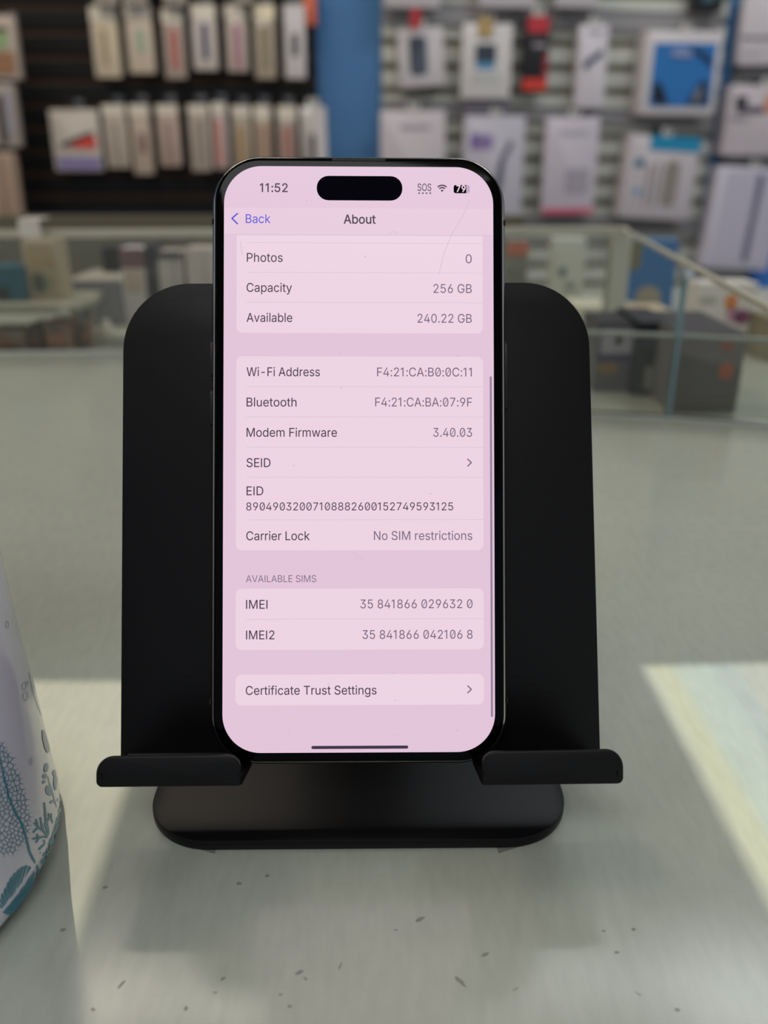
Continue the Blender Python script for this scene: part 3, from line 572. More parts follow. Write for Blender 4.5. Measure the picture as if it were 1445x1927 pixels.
# lettering: font outlines turned into thin meshes on the screen
# outlines of the screen's sans-serif letters: advance|splines, each point = left handle, knot, right handle (1/1000)
GLYPHS = """ 188|
-453|263,244,337,244,337,226,337,207,337,188,263,188,188,188,114,188,114,207,114,226,114,244,188,244
.188|108,-4,95,-4,83,-4,72,0,63,9,54,18,50,28,50,41,50,54,54,65,63,73,72,82,83,87,95,87,108,87,119,82,128,73,137,65,141,54,141,41,141,28,137,18,128,9,119,0
0453|264,-7,227,-7,189,-7,157,3,130,24,103,45,83,74,69,113,55,152,48,199,48,254,48,309,55,356,69,395,83,434,104,464,130,484,157,505,189,516,227,516,264,516,296,505,323,484,350,464,370,434,384,395,398,356,405,309,405,254,405,199,398,152,384,113,370,74,350,45,323,24,297,3;202,50,227,50,252,50,273,58,290,74,308,90,321,113,330,144,339,174,344,211,344,254,344,297,339,334,330,365,321,395,308,419,290,435,273,451,252,460,227,460,202,460,180,451,163,435,146,419,132,395,123,365,114,334,109,297,109,254,109,211,114,174,123,144,132,113,146,90,163,74,180,58
1345|194,509,216,509,216,339,216,170,216,0,195,0,173,0,152,0,152,147,152,293,152,440,151,440,150,440,149,440,111,414,74,388,36,362,36,383,36,405,36,426,74,454,112,481,150,509,172,509
2453|172,0,64,0,64,16,64,32,64,47,121,108,177,168,234,229,254,249,270,267,282,282,295,298,304,313,311,327,317,341,320,356,320,371,320,390,316,405,308,419,299,432,288,442,273,449,259,456,242,460,224,460,204,460,187,456,172,447,158,439,147,428,139,413,131,399,127,382,127,362,107,362,86,362,66,362,66,392,72,419,86,442,100,465,119,483,143,496,167,509,194,516,225,516,255,516,282,509,306,497,329,484,348,467,361,445,374,424,381,399,381,372,381,354,378,335,371,318,364,300,353,280,336,259,319,237,296,211,267,180,229,140,191,100,153,60,153,59,153,58,153,57,231,57,310,57,389,57,389,38,389,19,389,0,281,0
3453|252,-7,218,-7,187,-7,158,-1,133,10,107,21,86,37,70,57,54,78,46,103,44,132,66,132,87,132,109,132,111,114,117,99,126,87,136,75,149,65,165,59,181,53,199,50,219,50,239,50,258,53,275,61,292,68,305,79,315,93,324,107,329,124,329,145,329,163,325,181,316,196,307,212,293,224,275,234,256,243,231,248,201,248,186,248,172,248,157,248,157,265,157,282,157,299,200,349,244,399,288,448,288,450,288,451,288,452,215,452,142,452,70,452,70,471,70,490,70,509,171,509,272,509,372,509,372,493,372,477,372,461,319,400,265,339,211,278,211,282,211,285,211,289,249,293,281,288,308,276,335,263,356,246,371,222,386,199,393,173,393,145,393,115,385,89,370,66,355,43,335,25,309,12,282,0
4453|164,105,40,105,40,123,40,141,40,158,109,275,178,392,247,509,268,509,289,509,311,509,243,394,176,280,109,166,109,165,109,164,109,163,210,163,312,163,413,163,413,144,413,125,413,105,289,105;302,0,282,0,282,40,282,81,282,121,282,130,282,138,282,146,282,203,282,260,282,318,302,318,322,318,343,318,343,212,343,106,343,0,322,0
5453|254,-7,221,-7,191,-7,164,-1,140,11,116,23,97,39,83,60,69,81,61,104,60,130,81,130,101,130,122,130,124,115,129,101,138,89,147,77,159,67,173,60,188,53,204,50,221,50,242,50,260,55,276,64,292,74,305,87,314,104,323,121,328,141,328,162,328,184,323,204,314,221,304,238,291,252,275,262,258,272,239,277,218,277,201,277,184,274,167,268,151,263,138,255,128,246,108,248,88,250,67,253,77,338,86,423,96,509,186,509,276,509,366,509,366,490,366,471,366,452,294,452,222,452,151,452,145,402,139,352,134,301,135,301,135,301,136,301,147,311,161,319,178,325,194,331,211,334,229,334,253,334,274,329,294,321,313,313,331,301,345,285,359,270,371,252,379,231,387,210,391,188,391,163,391,130,384,101,369,76,354,50,334,30,309,15,283,1
6453|258,-7,226,-7,195,-7,167,0,142,15,118,29,98,49,84,74,71,100,64,129,64,162,64,186,69,212,80,239,91,266,110,300,137,340,176,396,214,453,252,509,276,509,299,509,322,509,265,426,208,344,151,261,149,261,147,261,145,261,150,271,157,280,165,288,174,296,184,302,196,307,207,312,221,314,235,314,266,314,293,308,316,295,339,282,357,263,370,240,382,216,389,189,389,157,389,125,382,97,368,73,354,48,334,28,310,14,286,0;207,48,226,48,246,48,264,53,279,63,294,72,306,85,314,101,323,118,327,136,327,157,327,178,323,197,314,213,306,230,294,242,279,251,264,261,246,265,226,265,207,265,189,261,174,252,159,243,147,230,138,214,129,198,125,179,125,158,125,137,129,118,138,102,147,85,159,72,174,63,189,53
7453|120,0,97,0,172,149,248,299,323,448,323,450,323,451,323,452,236,452,149,452,62,452,62,471,62,490,62,509,172,509,281,509,391,509,391,489,391,469,391,449,315,299,240,150,165,0,142,0
8453|260,-7,226,-7,192,-7,162,-1,136,11,109,24,89,40,74,62,59,83,52,108,52,135,52,157,56,177,65,195,74,213,86,229,101,241,116,253,133,261,153,265,153,265,153,266,153,267,128,273,108,287,93,308,78,329,70,353,70,380,70,406,77,429,90,450,104,470,122,486,146,498,169,510,196,516,226,516,256,516,283,510,306,498,329,486,348,470,361,450,375,429,382,406,382,380,382,353,374,329,359,308,344,287,325,273,300,267,300,266,300,265,300,265,319,261,336,253,351,241,366,229,378,213,387,195,396,177,401,157,401,135,401,108,393,83,378,62,364,40,343,24,317,11,291,-1;204,49,226,49,249,49,268,53,285,60,301,68,314,78,323,91,332,105,337,121,337,139,337,158,332,174,322,189,313,203,300,214,283,223,266,231,247,235,226,235,205,235,186,231,169,223,152,214,139,203,130,189,120,174,115,158,115,139,115,121,120,105,129,91,138,78,151,68,167,60,184,53;208,290,226,290,244,290,260,293,274,300,288,307,299,318,307,330,315,343,319,358,319,376,319,393,315,407,308,420,300,433,289,443,275,449,261,456,245,460,226,460,208,460,191,456,177,449,163,443,152,433,145,420,137,407,133,393,133,376,133,358,137,343,145,330,152,318,163,307,178,300,192,293
9453|195,516,226,516,258,516,286,508,310,494,335,480,354,460,368,434,382,409,389,380,389,347,389,323,383,297,373,270,362,243,343,209,315,168,277,112,239,56,200,0,177,0,154,0,130,0,187,83,244,165,301,248,303,248,305,248,307,248,303,238,296,229,287,221,279,213,269,207,257,202,245,197,232,195,218,195,187,195,160,201,137,214,114,227,96,245,83,269,70,292,64,320,64,352,64,384,71,412,85,436,99,461,118,480,143,494,167,508;246,460,226,460,207,460,189,456,174,446,159,437,147,424,138,407,130,391,125,372,125,352,125,330,130,312,138,295,147,279,159,266,174,257,189,248,207,243,226,243,246,243,263,248,279,257,294,266,306,279,314,295,323,311,327,330,327,350,327,372,323,391,314,407,306,424,294,437,279,446,264,456
:188|108,-4,95,-4,83,-4,72,0,63,9,54,18,50,28,50,41,50,54,54,65,63,73,72,82,83,87,95,87,108,87,119,82,128,73,137,65,141,54,141,41,141,28,137,18,128,9,119,0;108,271,95,271,83,271,72,275,63,284,54,293,50,304,50,316,50,329,54,340,63,349,72,357,83,362,95,362,108,362,119,357,128,349,137,340,141,329,141,316,141,304,137,293,128,284,119,275
A480|39,0,16,0,78,170,140,339,201,509,226,509,251,509,276,509,338,339,401,170,463,0,440,0,418,0,395,0,359,101,323,202,287,302,281,321,273,344,264,372,255,400,245,435,232,478,236,478,241,478,245,478,233,435,222,399,213,371,204,343,196,320,191,302,155,202,120,101,85,0,62,0;197,142,110,142,110,161,110,180,110,199,197,199,283,199,370,199,370,180,370,161,370,142,283,142
B456|122,0,60,0,60,170,60,339,60,509,120,509,181,509,241,509,276,509,306,503,329,491,352,479,369,462,381,442,392,422,398,399,398,374,398,352,394,334,387,320,379,306,369,294,356,286,344,277,330,271,315,267,315,265,315,264,315,262,331,261,347,255,363,245,379,235,392,221,402,203,413,185,418,163,418,136,418,111,412,87,400,67,388,46,370,30,344,18,319,6,287,0,247,0,184,0;125,115,125,57,165,57,205,57,245,57,284,57,313,65,330,80,347,95,355,114,355,137,355,154,351,170,342,184,334,198,321,209,306,218,290,227,271,231,248,231,207,231,166,231,125,231,125,173;125,341,125,285,162,285,200,285,238,285,257,285,273,289,288,296,303,303,315,313,323,326,332,339,336,355,336,372,336,395,328,414,313,429,297,444,273,452,240,452,202,452,163,452,125,452,125,396
C510|293,-7,267,-7,223,-7,184,4,150,25,116,46,89,76,70,115,50,154,40,201,40,254,40,308,50,354,70,393,89,432,116,462,150,484,184,505,223,516,267,516,293,516,317,512,340,504,363,497,384,486,402,471,420,457,436,439,448,418,460,398,468,374,473,348,451,348,430,348,408,348,404,366,398,381,389,395,381,408,370,419,357,428,345,438,331,444,315,449,300,454,284,456,267,456,236,456,208,448,184,432,159,417,139,394,125,364,111,334,103,297,103,254,103,211,111,175,125,145,140,115,159,92,184,76,209,61,236,53,267,53,284,53,300,55,315,60,331,65,345,71,357,81,370,90,381,101,389,114,398,128,404,143,408,160,430,160,451,160,473,160,469,135,460,111,448,91,436,70,421,52,402,38,384,23,363,12,341,5,318,-3
D502|271,0,219,0,178,0,137,0,96,0,96,19,96,38,96,57,136,57,175,57,215,57,256,57,291,65,318,81,345,97,366,119,379,149,392,179,399,214,399,255,399,296,392,331,379,361,366,390,346,412,320,428,293,444,260,452,221,452,178,452,136,452,93,452,93,471,93,490,93,509,137,509,181,509,225,509,275,509,317,499,353,478,388,458,415,429,433,391,452,353,462,308,462,255,462,202,452,157,433,119,414,81,387,51,351,31,314,10;103,509,125,509,125,339,125,170,125,0,103,0,82,0,60,0,60,170,60,339,60,509,82,509
E419|165,0,60,0,60,170,60,339,60,509,164,509,268,509,372,509,372,490,372,471,372,452,290,452,207,452,125,452,125,396,125,341,125,286,202,286,278,286,355,286,355,267,355,248,355,229,278,229,202,229,125,229,125,172,125,114,125,57,208,57,292,57,375,57,375,38,375,19,375,0,270,0
F410|82,0,60,0,60,170,60,339,60,509,163,509,266,509,369,509,369,490,369,471,369,452,288,452,206,452,125,452,125,394,125,336,125,278,198,278,272,278,346,278,346,259,346,240,346,221,272,221,198,221,125,221,125,147,125,74,125,0,103,0
G520|309,-7,269,-7,223,-7,184,4,149,25,115,46,88,77,69,116,50,155,40,201,40,254,40,308,50,354,69,393,88,432,115,462,149,484,183,505,221,516,265,516,292,516,317,512,340,504,364,496,385,484,403,469,422,454,437,437,449,416,461,396,470,373,474,349,452,349,430,349,408,349,403,365,396,380,387,393,379,406,368,417,356,427,344,436,330,444,315,448,300,453,283,456,265,456,235,456,208,448,183,432,159,417,139,394,125,364,111,334,103,297,103,254,103,211,111,175,125,145,140,115,159,92,184,76,209,61,237,53,269,53,297,53,323,59,345,71,367,83,384,101,396,123,409,146,415,172,415,202,421,201,428,200,434,199,384,199,333,199,283,199,283,218,283,237,283,256,348,256,413,256,478,256,478,237,478,219,478,200,478,158,469,122,451,91,433,60,408,36,377,19,345,2
H517|82,0,60,0,60,170,60,339,60,509,82,509,103,509,125,509,125,435,125,362,125,289,214,289,303,289,392,289,392,362,392,435,392,509,414,509,435,509,457,509,457,339,457,170,457,0,435,0,414,0,392,0,392,77,392,155,392,232,303,232,214,232,125,232,125,155,125,77,125,0,103,0
I185|82,0,60,0,60,170,60,339,60,509,82,509,103,509,125,509,125,339,125,170,125,0,103,0
L393|160,0,60,0,60,170,60,339,60,509,82,509,103,509,125,509,125,358,125,208,125,57,203,57,282,57,361,57,361,38,361,19,361,0,261,0
M628|81,0,60,0,60,170,60,339,60,509,91,509,121,509,152,509,193,402,235,294,277,187,280,180,284,170,287,159,291,148,295,136,299,123,303,110,307,97,311,84,315,71,319,59,322,49,317,49,312,49,307,49,310,59,314,70,318,83,322,95,326,108,330,121,334,134,338,147,342,158,346,170,349,179,352,187,394,294,435,402,476,509,507,509,537,509,568,509,568,339,568,170,568,0,547,0,525,0,504,0,504,97,504,194,504,291,504,302,504,314,504,327,505,340,505,354,505,369,505,383,506,398,506,413,506,428,507,443,507,457,509,457,511,457,513,457,508,441,503,426,498,409,492,393,487,378,482,363,477,348,472,334,467,322,463,309,459,299,456,291,418,194,380,97,342,0,323,0,305,0,286,0,248,97,209,194,170,291,167,299,163,309,159,321,155,333,150,346,145,361,140,376,135,391,129,408,124,424,118,441,112,457,114,457,117,457,119,457,119,444,120,431,120,416,120,401,121,387,121,372,121,357,121,342,122,328,122,315,122,302,122,291,122,194,122,97,122,0,101,0
N523|82,0,60,0,60,170,60,339,60,509,85,509,111,509,136,509,205,400,274,291,343,183,349,174,355,164,363,151,370,138,379,123,388,107,396,90,405,73,414,55,411,55,408,54,405,54,403,72,401,90,401,108,400,126,399,142,399,157,399,172,399,185,399,195,399,300,399,404,399,509,420,509,442,509,463,509,463,339,463,170,463,0,438,0,412,0,387,0,325,97,264,193,202,290,194,303,186,316,177,331,169,345,159,362,148,381,137,400,123,424,108,452,111,453,115,453,119,454,120,428,121,405,122,384,123,362,124,344,124,328,125,312,125,300,125,291,125,194,125,97,125,0,103,0
O533|311,-7,267,-7,223,-7,184,4,150,25,116,46,90,76,70,115,50,154,40,201,40,254,40,308,50,354,70,393,90,432,116,462,150,484,184,505,223,516,267,516,311,516,350,505,384,484,418,462,444,432,464,393,483,354,493,308,493,254,493,201,483,154,464,115,444,76,418,46,384,25,350,4;236,53,267,53,297,53,325,61,349,76,374,91,394,114,408,144,423,174,430,211,430,254,430,298,423,335,408,365,394,395,374,417,349,433,325,448,297,456,267,456,236,456,209,448,184,433,159,417,140,394,125,364,111,334,103,297,103,254,103,211,111,174,125,144,140,114,159,92,184,76,209,61
P445|82,0,60,0,60,170,60,339,60,509,118,509,177,509,235,509,274,509,307,502,332,487,358,473,377,454,390,430,402,405,409,378,409,348,409,317,402,290,390,265,377,241,358,222,332,207,307,193,274,186,235,186,193,186,151,186,109,186,109,205,109,224,109,242,150,242,191,242,233,242,259,242,281,247,297,256,313,265,325,278,333,294,341,310,344,328,344,348,344,368,341,386,333,402,325,417,313,430,297,439,280,448,259,452,232,452,196,452,160,452,125,452,125,301,125,151,125,0,103,0
S447|263,-9,224,-9,187,-9,155,-3,128,9,100,21,79,38,64,60,49,82,40,107,38,137,60,137,82,137,104,137,106,117,112,101,123,88,134,75,149,65,166,59,184,52,203,49,224,49,247,49,268,53,286,60,304,68,319,78,329,92,340,105,346,121,346,139,346,155,341,169,332,179,323,189,311,198,296,205,281,211,264,217,245,222,224,228,204,234,184,239,142,251,109,268,86,289,63,311,52,339,52,372,52,401,60,426,75,448,90,469,111,486,138,498,164,510,194,516,227,516,261,516,290,510,316,498,342,486,362,469,377,449,392,428,400,404,401,378,380,378,358,378,337,378,335,403,323,423,302,437,281,451,256,459,225,459,203,459,184,455,167,448,151,441,138,431,129,418,120,406,115,391,115,376,115,358,120,344,131,334,142,323,154,314,169,308,184,302,199,297,212,293,230,289,247,284,264,279,279,275,295,270,312,264,328,257,344,248,359,238,373,227,385,214,395,198,404,181,408,162,408,139,408,111,401,86,386,64,372,41,351,24,323,11,296,-2
T449|85,452,32,452,32,471,32,490,32,509,160,509,288,509,417,509,417,490,417,471,417,452,363,452,310,452,257,452,257,301,257,151,257,0,235,0,214,0,193,0,193,151,193,301,193,452,139,452
V480|229,0,204,0,141,170,79,339,16,509,39,509,62,509,84,509,120,408,156,307,192,206,198,189,206,166,215,137,224,109,235,73,248,31,243,31,239,31,235,31,247,74,258,110,267,138,276,166,284,189,290,206,325,307,360,408,395,509,417,509,440,509,463,509,401,339,340,170,278,0,253,0
W686|180,0,155,0,109,170,63,339,16,509,38,509,60,509,82,509,109,404,136,300,163,196,168,179,172,163,175,145,179,128,183,111,187,94,190,76,194,58,197,40,194,40,192,40,189,40,193,58,196,76,200,94,203,111,207,128,211,145,215,163,220,179,224,196,251,300,279,404,306,509,331,509,355,509,380,509,407,404,434,300,462,196,466,179,470,163,474,145,478,128,482,111,486,94,490,76,494,58,497,40,494,40,491,40,488,40,492,58,495,76,499,94,502,111,506,128,510,145,515,163,519,179,523,196,550,300,576,404,603,509,625,509,647,509,670,509,623,339,577,170,530,0,505,0,480,0,455,0,426,108,397,215,368,323,362,344,357,367,351,391,346,416,341,444,336,475,341,475,345,475,350,475,345,445,340,419,335,395,330,371,324,347,318,323,289,215,260,108,230,0,205,0
a389|182,-9,160,-9,136,-9,114,-4,94,5,75,14,59,27,48,45,36,62,30,83,30,108,30,130,35,147,43,161,52,175,63,185,78,193,92,201,108,207,125,211,143,215,160,218,178,220,201,223,219,225,234,227,248,228,258,231,265,235,272,239,276,245,276,255,276,255,276,256,276,257,276,272,273,286,267,297,261,308,252,316,240,322,228,328,213,331,196,331,178,331,162,328,149,322,136,317,126,309,118,301,110,292,104,283,100,274,80,280,61,285,41,291,50,314,62,332,79,346,95,360,113,369,133,375,153,381,173,384,194,384,208,384,223,383,239,379,255,376,271,370,286,360,301,351,313,338,322,320,332,303,337,280,337,251,337,168,337,84,337,0,317,0,297,0,277,0,277,17,277,35,277,52,275,52,274,52,272,52,268,43,261,34,252,25,243,15,230,7,215,1,200,-5;155,45,170,45,193,45,212,50,228,59,243,68,255,79,263,93,271,107,276,122,276,138,276,155,276,173,276,190,273,187,268,184,259,182,251,180,242,178,231,176,221,174,210,172,200,171,190,170,182,169,175,168,161,166,147,163,134,159,121,154,111,148,103,139,96,131,92,119,92,105,92,92,95,81,102,72,109,63,118,57,130,52,142,48
b424|261,-8,229,-8,206,-8,187,-4,172,4,158,12,146,21,138,31,129,42,123,51,118,59,116,59,114,59,112,59,112,39,112,20,112,0,92,0,72,0,53,0,53,170,53,339,53,509,73,509,93,509,114,509,114,446,114,382,114,319,115,319,117,319,118,319,123,327,129,336,137,346,145,356,157,365,171,373,186,381,205,384,229,384,261,384,289,376,313,361,337,345,356,322,370,293,383,263,390,229,390,189,390,149,383,114,370,84,356,55,337,32,313,16,289,0;197,47,220,47,244,47,263,53,279,66,295,78,308,95,316,117,324,138,328,162,328,189,328,216,324,240,316,261,308,282,296,299,280,311,264,324,244,330,220,330,197,330,177,324,161,312,145,300,133,284,125,263,117,242,113,217,113,189,113,161,117,136,125,115,133,94,146,77,162,65,178,53
c396|226,-8,207,-8,173,-8,143,0,117,16,91,33,71,56,56,85,41,114,34,149,34,187,34,227,41,262,56,291,71,321,91,343,117,360,143,376,173,384,207,384,226,384,243,382,260,377,276,372,292,365,305,356,319,347,330,335,340,322,350,309,357,294,362,277,342,272,322,267,303,262,300,272,296,281,290,289,285,297,278,305,270,311,262,317,253,322,242,325,232,328,220,330,207,330,182,330,161,323,145,310,129,297,116,280,108,258,100,237,96,213,96,187,96,162,100,139,108,117,116,96,129,79,145,66,161,53,182,46,207,46,220,46,232,48,243,52,253,55,263,60,271,66,279,72,286,80,292,89,297,97,301,107,304,117,324,112,343,107,363,102,358,85,351,70,341,56,332,43,320,31,306,21,293,12,277,4,261,-1,244,-6
d424|219,-8,195,-8,164,-8,136,0,111,16,87,32,68,55,55,84,41,114,34,149,34,189,34,229,41,263,55,293,69,322,88,345,112,361,136,376,164,384,196,384,219,384,238,381,253,373,268,365,279,356,287,346,296,336,302,327,306,319,308,319,309,319,311,319,311,382,311,446,311,509,331,509,351,509,372,509,372,339,372,170,372,0,352,0,332,0,313,0,313,20,313,39,313,59,311,59,309,59,307,59,302,51,295,42,287,31,278,21,267,12,252,4,238,-4;181,47,205,47,227,47,247,53,263,65,279,77,291,94,299,115,308,136,312,161,312,189,312,217,308,242,300,263,292,284,279,300,263,312,247,324,228,330,205,330,181,330,161,324,145,311,129,299,116,282,108,261,100,240,96,216,96,189,96,162,100,138,109,117,117,95,129,78,145,66,161,53
e404|238,-8,212,-8,175,-8,143,0,117,16,90,33,70,56,56,85,41,114,34,148,34,187,34,226,41,260,55,290,69,319,89,343,115,359,141,376,171,384,205,384,226,384,246,381,266,374,285,367,303,356,319,341,335,326,348,306,357,282,366,258,371,228,371,194,371,186,371,178,371,169,272,169,174,169,75,169,75,187,75,204,75,221,163,221,250,221,338,221,329,215,319,208,310,202,310,227,306,249,298,269,290,288,278,303,263,314,247,325,228,330,205,330,182,330,163,325,146,313,130,302,118,288,109,270,100,251,96,232,96,211,96,200,96,189,96,178,96,150,101,126,110,106,120,87,134,72,151,61,168,51,189,46,212,46,228,46,241,48,254,53,266,57,277,64,285,73,294,82,301,93,306,105,325,101,345,96,365,91,359,71,349,54,335,39,321,24,303,13,283,4,262,-4
f254|154,379,228,379,228,362,228,344,228,327,154,327,80,327,6,327,6,344,6,362,6,379,80,379;101,0,81,0,81,144,81,288,81,432,81,453,86,471,96,486,106,500,119,511,135,519,152,526,169,530,187,530,201,530,213,529,222,527,232,525,238,523,243,521,238,503,233,486,227,468,224,470,220,471,215,472,210,473,203,474,195,474,176,474,163,469,154,460,146,451,142,437,142,419,142,279,142,140,142,0,121,0
g425|238,-151,207,-151,179,-151,155,-147,134,-140,113,-132,96,-123,82,-110,69,-98,58,-84,51,-69,67,-60,84,-50,101,-41,107,-49,113,-57,122,-66,130,-75,141,-82,154,-88,168,-94,186,-97,207,-97,238,-97,263,-90,282,-75,302,-60,311,-37,311,-6,311,19,311,44,311,68,310,68,308,68,306,68,301,60,295,51,287,41,278,32,267,23,252,16,238,8,219,5,195,5,164,5,137,12,113,27,88,41,69,62,55,90,41,118,34,152,34,191,34,230,41,264,55,293,69,322,88,345,112,361,137,376,165,384,196,384,220,384,239,381,253,373,268,365,280,356,288,346,297,336,303,327,308,319,309,319,311,319,313,319,313,339,313,359,313,379,333,379,353,379,372,379,372,250,372,121,372,-9,372,-42,365,-69,350,-90,335,-111,316,-126,291,-136,266,-146;181,59,205,59,228,59,248,64,264,75,280,86,292,101,300,121,308,141,312,165,312,193,312,220,308,243,300,264,292,284,280,301,264,312,248,324,228,330,205,330,181,330,161,324,145,312,129,299,117,283,109,262,100,242,96,219,96,193,96,166,100,143,109,123,117,103,129,87,145,76,162,65
h410|114,249,114,227,114,151,114,76,114,0,93,0,73,0,53,0,53,170,53,339,53,509,73,509,93,509,114,509,114,435,114,361,114,287,110,287,106,287,102,287,114,322,131,347,152,362,174,377,199,384,227,384,253,384,276,379,295,369,315,358,330,342,341,321,352,299,357,273,357,240,357,160,357,80,357,0,337,0,316,0,296,0,296,78,296,157,296,235,296,265,288,288,273,304,258,321,237,329,210,329,192,329,175,325,161,317,146,309,135,298,126,283,118,267
i167|73,0,53,0,53,126,53,253,53,379,73,379,93,379,114,379,114,253,114,126,114,0,93,0;95,443,84,443,72,443,62,447,54,455,45,462,41,472,41,483,41,494,45,504,54,512,62,520,72,524,84,524,95,524,106,520,114,512,122,504,126,494,126,483,126,472,122,462,114,455,106,447
k381|132,158,110,137,110,162,110,187,110,212,113,212,117,212,121,212,175,268,230,323,284,379,310,379,335,379,360,379,301,319,243,259,184,199,182,199,179,199,177,199,155,178;73,0,53,0,53,170,53,339,53,509,73,509,93,509,114,509,114,339,114,170,114,0,93,0;320,0,294,0,245,62,197,124,148,186,162,200,177,214,191,229,252,152,312,76,372,0,346,0
l167|73,0,53,0,53,175,53,349,53,524,73,524,94,524,114,524,114,349,114,175,114,0,94,0
m610|73,0,53,0,53,126,53,253,53,379,72,379,92,379,112,379,112,351,112,323,112,295,111,295,109,295,108,295,113,316,121,332,132,346,144,359,157,369,172,376,187,383,203,386,219,386,247,386,270,378,287,361,305,344,316,322,321,295,318,295,315,295,312,295,317,313,325,329,337,343,349,357,364,367,381,375,398,382,416,386,437,386,459,386,479,381,497,372,515,362,530,348,541,328,551,309,557,285,557,255,557,170,557,85,557,0,536,0,516,0,496,0,496,85,496,169,496,254,496,281,488,301,473,313,457,325,439,330,419,330,402,330,387,327,374,320,362,313,352,303,345,290,339,278,335,263,335,247,335,165,335,82,335,0,315,0,295,0,274,0,274,87,274,173,274,260,274,281,267,298,253,311,239,324,221,330,199,330,185,330,171,327,158,320,144,313,134,303,126,289,118,276,114,258,114,238,114,159,114,79,114,0,93,0
n410|114,249,114,227,114,151,114,76,114,0,93,0,73,0,53,0,53,126,53,253,53,379,72,379,92,379,112,379,112,349,112,318,112,287,109,287,106,287,102,287,114,322,131,347,152,362,174,377,199,384,227,384,253,384,276,379,295,369,314,358,330,342,341,321,352,299,357,273,357,240,357,160,357,80,357,0,337,0,316,0,296,0,296,78,296,157,296,235,296,265,288,288,273,304,258,321,237,329,210,329,192,329,175,325,161,317,146,309,135,298,126,283,118,267
o415|242,-8,207,-8,173,-8,143,0,117,16,91,33,71,56,56,85,41,114,34,149,34,187,34,227,41,262,56,291,71,321,91,343,117,360,143,376,173,384,207,384,242,384,273,376,299,360,325,343,345,321,359,291,374,262,381,227,381,187,381,149,374,114,359,85,345,56,325,33,299,16,273,0;182,46,207,46,233,46,254,53,270,66,287,79,299,96,307,117,315,139,319,162,319,187,319,213,315,236,307,258,299,280,287,297,270,310,254,323,233,330,207,330,182,330,161,323,145,310,129,297,116,280,108,258,100,237,96,213,96,187,96,162,100,139,108,117,116,96,129,79,145,66,161,53
p424|73,-143,53,-143,53,31,53,205,53,379,72,379,92,379,112,379,112,359,112,339,112,319,114,319,116,319,118,319,123,327,129,336,137,346,145,356,157,365,171,373,186,381,205,384,229,384,261,384,289,376,313,361,337,345,356,322,370,293,383,263,390,229,390,189,390,149,383,114,370,84,356,55,337,32,313,16,289,0,261,-8,229,-8,206,-8,187,-4,173,4,158,12,146,21,138,31,130,42,123,51,118,59,117,59,115,59,114,59,114,-8,114,-76,114,-143,93,-143;197,47,220,47,244,47,263,53,279,66,295,78,308,95,316,117,324,138,328,162,328,189,328,216,324,240,316,261,308,282,296,299,280,311,264,324,244,330,220,330,197,330,177,324,161,312,145,300,133,284,125,263,117,242,113,217,113,189,113,161,117,136,125,115,133,94,146,77,162,65,178,53
r259|73,0,53,0,53,126,53,253,53,379,72,379,92,379,112,379,112,360,112,340,112,321,113,321,114,321,115,321,122,340,135,355,152,367,170,379,190,385,213,385,218,385,223,385,229,384,235,384,240,384,243,384,243,363,243,343,243,322,242,323,237,323,230,324,223,325,215,326,207,326,189,326,173,322,159,315,145,307,134,297,126,284,118,270,114,255,114,237,114,158,114,79,114,0,93,0
s365|211,-8,182,-8,156,-8,133,-4,112,3,92,11,75,23,62,38,49,53,40,72,36,94,55,98,74,102,94,107,99,86,109,70,124,60,139,50,158,45,181,45,208,45,229,51,244,62,260,74,268,87,268,103,268,116,263,127,254,136,245,144,231,151,212,155,191,160,170,165,149,170,115,178,89,191,72,208,55,225,47,247,47,274,47,296,53,315,65,332,77,348,94,361,115,370,136,380,160,384,187,384,213,384,235,380,254,372,272,365,287,353,299,339,310,325,319,309,324,290,305,286,287,281,268,277,263,292,255,304,243,316,230,327,212,333,187,333,165,333,146,327,131,317,116,306,109,293,109,277,109,263,114,252,124,243,134,235,150,228,172,223,191,218,210,214,229,209,264,201,290,188,306,171,323,154,331,133,331,107,331,84,325,64,312,47,300,30,282,16,260,6,237,-3
t227|138,379,204,379,204,362,204,344,204,327,138,327,72,327,6,327,6,344,6,362,6,379,72,379;65,345,65,471,85,471,106,471,126,471,126,347,126,222,126,98,126,81,129,69,136,61,143,54,154,50,170,50,174,50,179,50,185,51,191,52,197,53,202,54,206,36,209,19,213,2,207,0,200,-2,192,-3,184,-4,176,-4,168,-4,136,-4,110,4,92,21,74,38,65,62,65,93,65,219
u410|211,-5,182,-5,157,-5,134,0,115,11,95,21,80,37,69,59,58,80,53,107,53,139,53,219,53,299,53,379,73,379,93,379,114,379,114,301,114,222,114,144,114,114,121,91,137,75,152,58,173,50,200,50,218,50,235,54,249,62,264,70,275,81,283,97,292,112,296,131,296,153,296,228,296,304,296,379,316,379,337,379,357,379,357,253,357,126,357,0,337,0,318,0,298,0,298,31,298,61,298,92,301,92,304,92,307,92,295,57,279,32,257,17,235,2
v389|184,0,163,0,114,126,66,253,17,379,40,379,62,379,84,379,111,305,138,230,165,155,174,132,181,110,187,87,193,64,199,42,206,21,198,21,191,21,184,21,191,42,197,64,203,87,209,110,216,132,224,155,251,230,278,305,305,379,327,379,349,379,371,379,323,253,275,126,226,0,205,0
